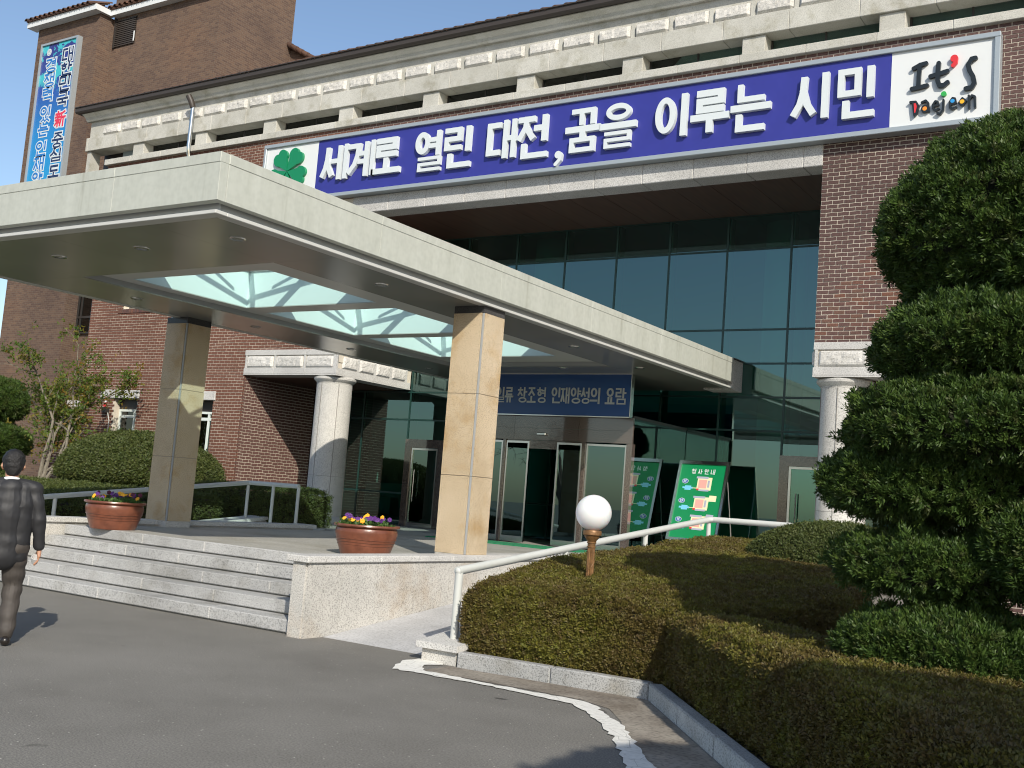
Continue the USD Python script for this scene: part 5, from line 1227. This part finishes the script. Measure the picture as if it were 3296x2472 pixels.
# bare trees across the forecourt, seen only as reflections in the polished stone and glass
def bare_tree(label, base, seed):
    r = np.random.default_rng(seed); t_ = thing('bare_tree', label, 'tree'); m = MB()
    def limb(p, d, L, rad, lev):
        pts = [p]; q = p
        for i in range(4): d = d + r.normal(0, .13, 3) + [0, 0, .03]; d /= np.linalg.norm(d); q = q + d * L / 4; pts.append(q)
        m.tube(pts, np.linspace(rad, rad * .5, 5), 5, caps=False)
        if lev < 5:
            for i in range(3): dd = d + r.normal(0, .5, 3); limb(pts[r.integers(2, 5)], dd / np.linalg.norm(dd), L * r.uniform(.55, .75), rad * .5, lev + 1)
    limb(np.array(base, float), np.array([0, 0, 1.0]), 3.2, .2, 0); m.build('trunk', M['bark'], t_); return t_
bare_tree('leafless tree across the forecourt mirrored in the doorway stone', (-26, -9, 0), 7)
bare_tree('leafless tree at the forecourt edge mirrored in the glass wall', (-15, -14, 0), 8)

# ================================================================ flower pots
def pot(c, label, plabel, seed):
    x, y = c; t_ = thing('flower_pot', label, 'flower pot', 'brown clay flower pots on the platform', loc=(x, y, ZP))
    MB().lathe([(0, 0), (.295, 0), (.31, .02), (.345, .12), (.378, .22), (.392, .28), (.385, .325), (.372, .345), (.405, .352), (.418, .366), (.412, .385), (.365, .385), (.35, .33), (0, .33)], n=56).build('body', M['terracotta'], t_, smooth=40)
    for zz, q in ((.135, .352), (.17, .366), (.205, .378)): MB().tube([(q * math.cos(a), q * math.sin(a), zz + .004 * math.sin(3 * a)) for a in np.linspace(0, 2 * np.pi, 49)], .004, 5, caps=False).build('throwing_ridge', M['terracotta'], t_, smooth=60)
    MB().lathe([(0, .352), (.2, .358), (.358, .345)][::-1], n=32).build('soil', M['soil'], t_)
    r = np.random.default_rng(seed); f_ = thing('pansy_plants', plabel, 'flowers', loc=(x, y, ZP + .34))
    n = 190; a = r.uniform(0, 2 * np.pi, n); q = .35 * np.sqrt(r.random(n)); p = np.column_stack([q * np.cos(a), q * np.sin(a), r.uniform(.0, .05, n) + .03 * (1 - q / .35)])
    LF = [leaf_sprig(6, .05, .5, .02, seed + i, up=.3) for i in range(4)]
    scatter(f_, 'leaves', LF, [M['pansy_leaf']], p, np.column_stack([r.normal(0, .5, (n, 2)), np.ones(n)]), r.uniform(.7, 1.2, n), r.integers(0, 4, n))
    for k in range(30):
        a_, rr = r.uniform(0, 2 * np.pi), .33 * math.sqrt(r.random()); h = .09 + .07 * r.random(); col = 'petal_yellow' if k % 3 == 0 else 'purple' if k % 3 == 1 else ('purple' if seed == 5 else 'maroon')
        m = MB(); ctr = np.array([rr * math.cos(a_), rr * math.sin(a_), h]); fd = np.array([.45, -.75, .5]) + r.normal(0, .3, 3); fd /= np.linalg.norm(fd); s = np.cross(fd, [0, 0, 1.0]); s /= np.linalg.norm(s); up = np.cross(s, fd)
        for b in (90, 25, 155, -35, 215, 270):
            cb = ctr + (s * math.cos(math.radians(b)) + up * math.sin(math.radians(b))) * .016; n_ = 8; th_ = np.arange(n_) * 2 * np.pi / n_
            ringp = cb + .017 * (np.cos(th_)[:, None] * s + np.sin(th_)[:, None] * up) - fd * .004 * (1 + np.cos(3 * th_))[:, None]
            m.add(np.vstack([cb + fd * .003, ringp]), [[0, 1 + j, 1 + (j + 1) % n_] for j in range(n_)])
        fl = m.build('flower', M[col], f_)
        MB().tube([(ctr[0] * .9, ctr[1] * .9, .0), ctr - fd * .004], .0022, 4, caps=False).build('stalk', M['pansy_leaf'], fl)


pot((-8.95, 10.64), 'brown clay pot of purple and yellow pansies near the golden column', 'purple and yellow pansies filling the sunlit pot', 5)
pot((-12.95, 9.92), 'brown clay pot half in shade beside the left column', 'dark maroon and purple pansies filling the half-shaded pot', 6)

# ================================================================ globe lamp
lp = thing('garden_lamp', 'white globe lamp on a bronze post rising from the hedge', 'lamp', loc=(-5.15, 9.55, 0))
MB().lathe([(0, 1.345)] + [(.178 * math.cos(a), 1.521 + .178 * math.sin(a)) for a in np.linspace(-1.42, 1.5, 40)] + [(0, 1.699)], n=64).build('globe', M['globe'], lp, smooth=60)
MB().lathe([(0, 1.30), (.088, 1.30), (.092, 1.305), (.092, 1.338), (.086, 1.35), (.07, 1.352), (0, 1.352)], n=40).build('gallery', M['bronze'], lp, smooth=35)
MB().lathe([(.036, 1.18), (.044, 1.182), (.044, 1.19), (.038, 1.195), (.040, 1.22), (.048, 1.224), (.048, 1.232), (.042, 1.236), (.048, 1.25), (.066, 1.27), (.074, 1.285), (.076, 1.298), (0, 1.299)], n=40).build('collar', M['bronze'], lp, smooth=35)
flu = MB(); n = 48; a = np.arange(n) * 2 * np.pi / n; rr = .0345 + .0035 * np.cos(12 * a); zz = np.linspace(.05, 1.182, 12); v = np.vstack([np.column_stack([rr * np.cos(a), rr * np.sin(a), np.full(n, q)]) for q in zz])
flu.add(v, [[i * n + j, i * n + (j + 1) % n, (i + 1) * n + (j + 1) % n, (i + 1) * n + j] for i in range(11) for j in range(n)]); flu.build('fluted_post', M['bronze'], lp, smooth=60)
tt = np.linspace(0, 1, 90); MB().tube(np.column_stack([.0385 * np.cos(tt * 22), .0385 * np.sin(tt * 22), .2 + tt * .97]), .0035, 5).build('spiral_band', M['bronze'], lp, smooth=60)

# ================================================================ the man walking away
M['skin'] = mat('skin', {'p': ('principled_bsdf', dict(base_color=(.42, .22, .14), roughness=.5, subsurface_weight=.12, subsurface_scale=.01))}, [])
M['suit'] = plain('jacket_charcoal', (.019, .019, .021), .62, vary=.15, scale=9, bump=.25, bscale=14.)
M['trouser'] = plain('trousers_brown_grey', (.050, .042, .036), .7, vary=.15, scale=9, bump=.25, bscale=12.)
M['hair'] = plain('black_hair', (.009, .008, .008), .45, vary=.3, scale=60, bump=.8, bscale=160.)
M['shoe'] = plain('shoe_leather', (.015, .012, .010), .3)


def limbs(chains, res=.018, it=12):
    out = m3.Manifold()
    for ch in chains:
        for (p, r1), (q, r2) in zip(ch[:-1], ch[1:]):
            s = [m3.Manifold.sphere(rr, 20).scale(sc_).translate([float(x) for x in pp]) if False else m3.Manifold.sphere(float(rr), 20).translate([float(x) for x in pp]) for pp, rr in ((p, r1), (q, r2))]
            out = out + m3.Manifold.batch_hull(s)
    o = out.refine_to_length(res).to_mesh(); t_ = trimesh.Trimesh(o.vert_properties[:, :3], o.tri_verts, process=True); trimesh.smoothing.filter_taubin(t_, iterations=it); return t_


man = thing('person', 'person in a charcoal jacket and dark trousers walking away, holding a white cup', 'person')
FWD = np.array([-.86, .51, 0]); RT = np.array([.51, .86, 0]); O = np.array([-8.90, 5.71, 0])
W = lambda r, f, h: O + RT * r + FWD * f + np.array([0, 0, h])
wl = lambda L: [(W(*p), r) for p, r in L]
# jacket: torso with both arms
jack = limbs([wl([((0, .02, .80), .165), ((0, .01, 1.0), .150), ((0, -.01, 1.18), .165), ((0, -.02, 1.33), .130)]), wl([((.09, .02, .80), .12), ((.10, -.0, 1.0), .115), ((.10, -.02, 1.2), .125), ((.11, -.03, 1.345), .085)]), wl([((-.09, .02, .80), .12), ((-.10, 0, 1.0), .115), ((-.10, -.02, 1.2), .125), ((-.11, -.03, 1.345), .085)]),
              wl([((-.17, -.03, 1.355), .072), ((0, -.03, 1.40), .062), ((.17, -.03, 1.355), .072)]), wl([((.195, -.03, 1.345), .075), ((.255, -.05, 1.10), .060), ((.285, .02, .865), .048)]), wl([((-.195, -.03, 1.345), .075), ((-.27, .02, 1.10), .060), ((-.28, .12, .88), .048)])])
v = np.array(jack.vertices); q = meshkit.fbm(v * 9, 3, 3) - .5; fold = np.sin((v[:, 2] * 34 + 6 * meshkit.noise(v * 5, 2))) * .004; jack.vertices = v + np.array(jack.vertex_normals) * (q * .022 + fold)[:, None]
MB().mesh(jack).build('jacket', M['suit'], man, smooth=True)
tro = limbs([wl([((-.08, .02, .84), .125), ((.08, .02, .84), .125)]), wl([((.095, .02, .83), .115), ((.115, .10, .50), .082), ((.10, -.04, .11), .066)]), wl([((-.095, .02, .83), .115), ((-.10, .22, .50), .082), ((-.09, .36, .11), .066)])])
v = np.array(tro.vertices); q = meshkit.fbm(v * 8, 3, 5) - .5; fold = np.sin(v[:, 2] * 46 + 9 * meshkit.noise(v * 4, 4)) * .005; tro.vertices = v + np.array(tro.vertex_normals) * (q * .02 + fold)[:, None]
MB().mesh(tro).build('trousers', M['trouser'], man, smooth=True)
# body: head, neck, hands as one skin surface down through the sleeves
hd = (0, .045, 1.565)
chains = [wl([((0, -.015, 1.36), .060), ((0, .01, 1.46), .056), ((0, .03, 1.53), .066)]), wl([((0, .03, 1.60), .082), ((0, .065, 1.545), .072), ((0, .085, 1.475), .045)]), wl([((0, .13, 1.56), .016), ((0, .150, 1.535), .014)]),
          wl([((.080, .025, 1.575), .012), ((.088, .012, 1.545), .014), ((.080, .03, 1.52), .009)]), wl([((-.080, .025, 1.575), .012), ((-.088, .012, 1.545), .014), ((-.080, .03, 1.52), .009)]),
          wl([((0, .0, 1.37), .06), ((.19, -.03, 1.335), .055), ((.255, -.05, 1.10), .042), ((.285, .02, .875), .031), ((.292, .035, .845), .027)]), wl([((0, .0, 1.37), .06), ((-.19, -.03, 1.335), .055), ((-.27, .02, 1.10), .042), ((-.28, .12, .89), .031), ((-.285, .14, .855), .027)])]
for sgn, hx, hf, hz in ((1, .292, .035, .845), (-1, -.285, .14, .855)):
    for i, dx in enumerate((-.030, -.010, .010, .030)):
        L = (.085, .095, .09, .07)[i]
        chains.append(wl([((hx, hf + dx * .3, hz), .024), ((hx + .004 * sgn, hf + dx, hz - .075), .014)]))
        chains.append(wl([((hx + .004 * sgn, hf + dx, hz - .075), .0095), ((hx - .004 * sgn, hf + dx * 1.1 + .008, hz - .075 - L * .5), .0085), ((hx - .026 * sgn, hf + dx * 1.05 + .015, hz - .075 - L * .82), .0075)]))
    chains.append(wl([((hx, hf + .03, hz - .02), .014), ((hx - .012 * sgn, hf + .055, hz - .06), .0105), ((hx - .024 * sgn, hf + .055, hz - .095), .009)]))
body = limbs(chains, .008, 8); MB().mesh(body).build('body', M['skin'], man, smooth=True)
hair = limbs([wl([((0, .005, 1.605), .094), ((0, -.012, 1.555), .080), ((0, -.02, 1.515), .062)]), wl([((0, .06, 1.625), .076), ((0, .0, 1.61), .09)]), wl([((.045, .01, 1.60), .052), ((.052, .0, 1.545), .034)]), wl([((-.045, .01, 1.60), .052), ((-.052, .0, 1.545), .034)])], .012, 8)
v = np.array(hair.vertices); hair.vertices = v + np.array(hair.vertex_normals) * ((meshkit.fbm(v * 45, 3, 8) - .5) * .014)[:, None]; MB().mesh(hair).build('hair', M['hair'], man, smooth=True)
MB().tube([W(.066 * math.cos(a), -.008 + .066 * math.sin(a), 1.418 - .020 * math.sin(a)) for a in np.linspace(-3.7, .55, 24)], .021, 10).build('shirt_collar', M['white'], man, smooth=True)
for (a, b) in ((.10, -.04), (-.09, .36)):
    sh = limbs([wl([((a, b - .05, .045), .042), ((a + .01, b + .08, .038), .040), ((a + .015, b + .17, .030), .030)])], .014, 8); v = np.array(sh.vertices); v[:, 2] = np.maximum(v[:, 2], .004); sh.vertices = v; MB().mesh(sh).build('shoe', M['shoe'], man, smooth=True)
cp = thing('paper_cup', 'crumpled white paper cup held in the walking person\'s right hand', 'cup')
c0 = W(.268, .045, .735); MB().lathe([(0, -.035), (.024, -.035), (.034, .035), (.031, .035), (.022, -.03), (0, -.03)], n=20).build('cup', M['white'], cp, smooth=40)
UsdGeom.Xformable(cp).AddTranslateOp().Set(Gf.Vec3d(*map(float, c0))); UsdGeom.Xformable(cp).AddRotateXYZOp().Set(Gf.Vec3f(20, 35, 0))
# fallen leaves on the asphalt and hedge
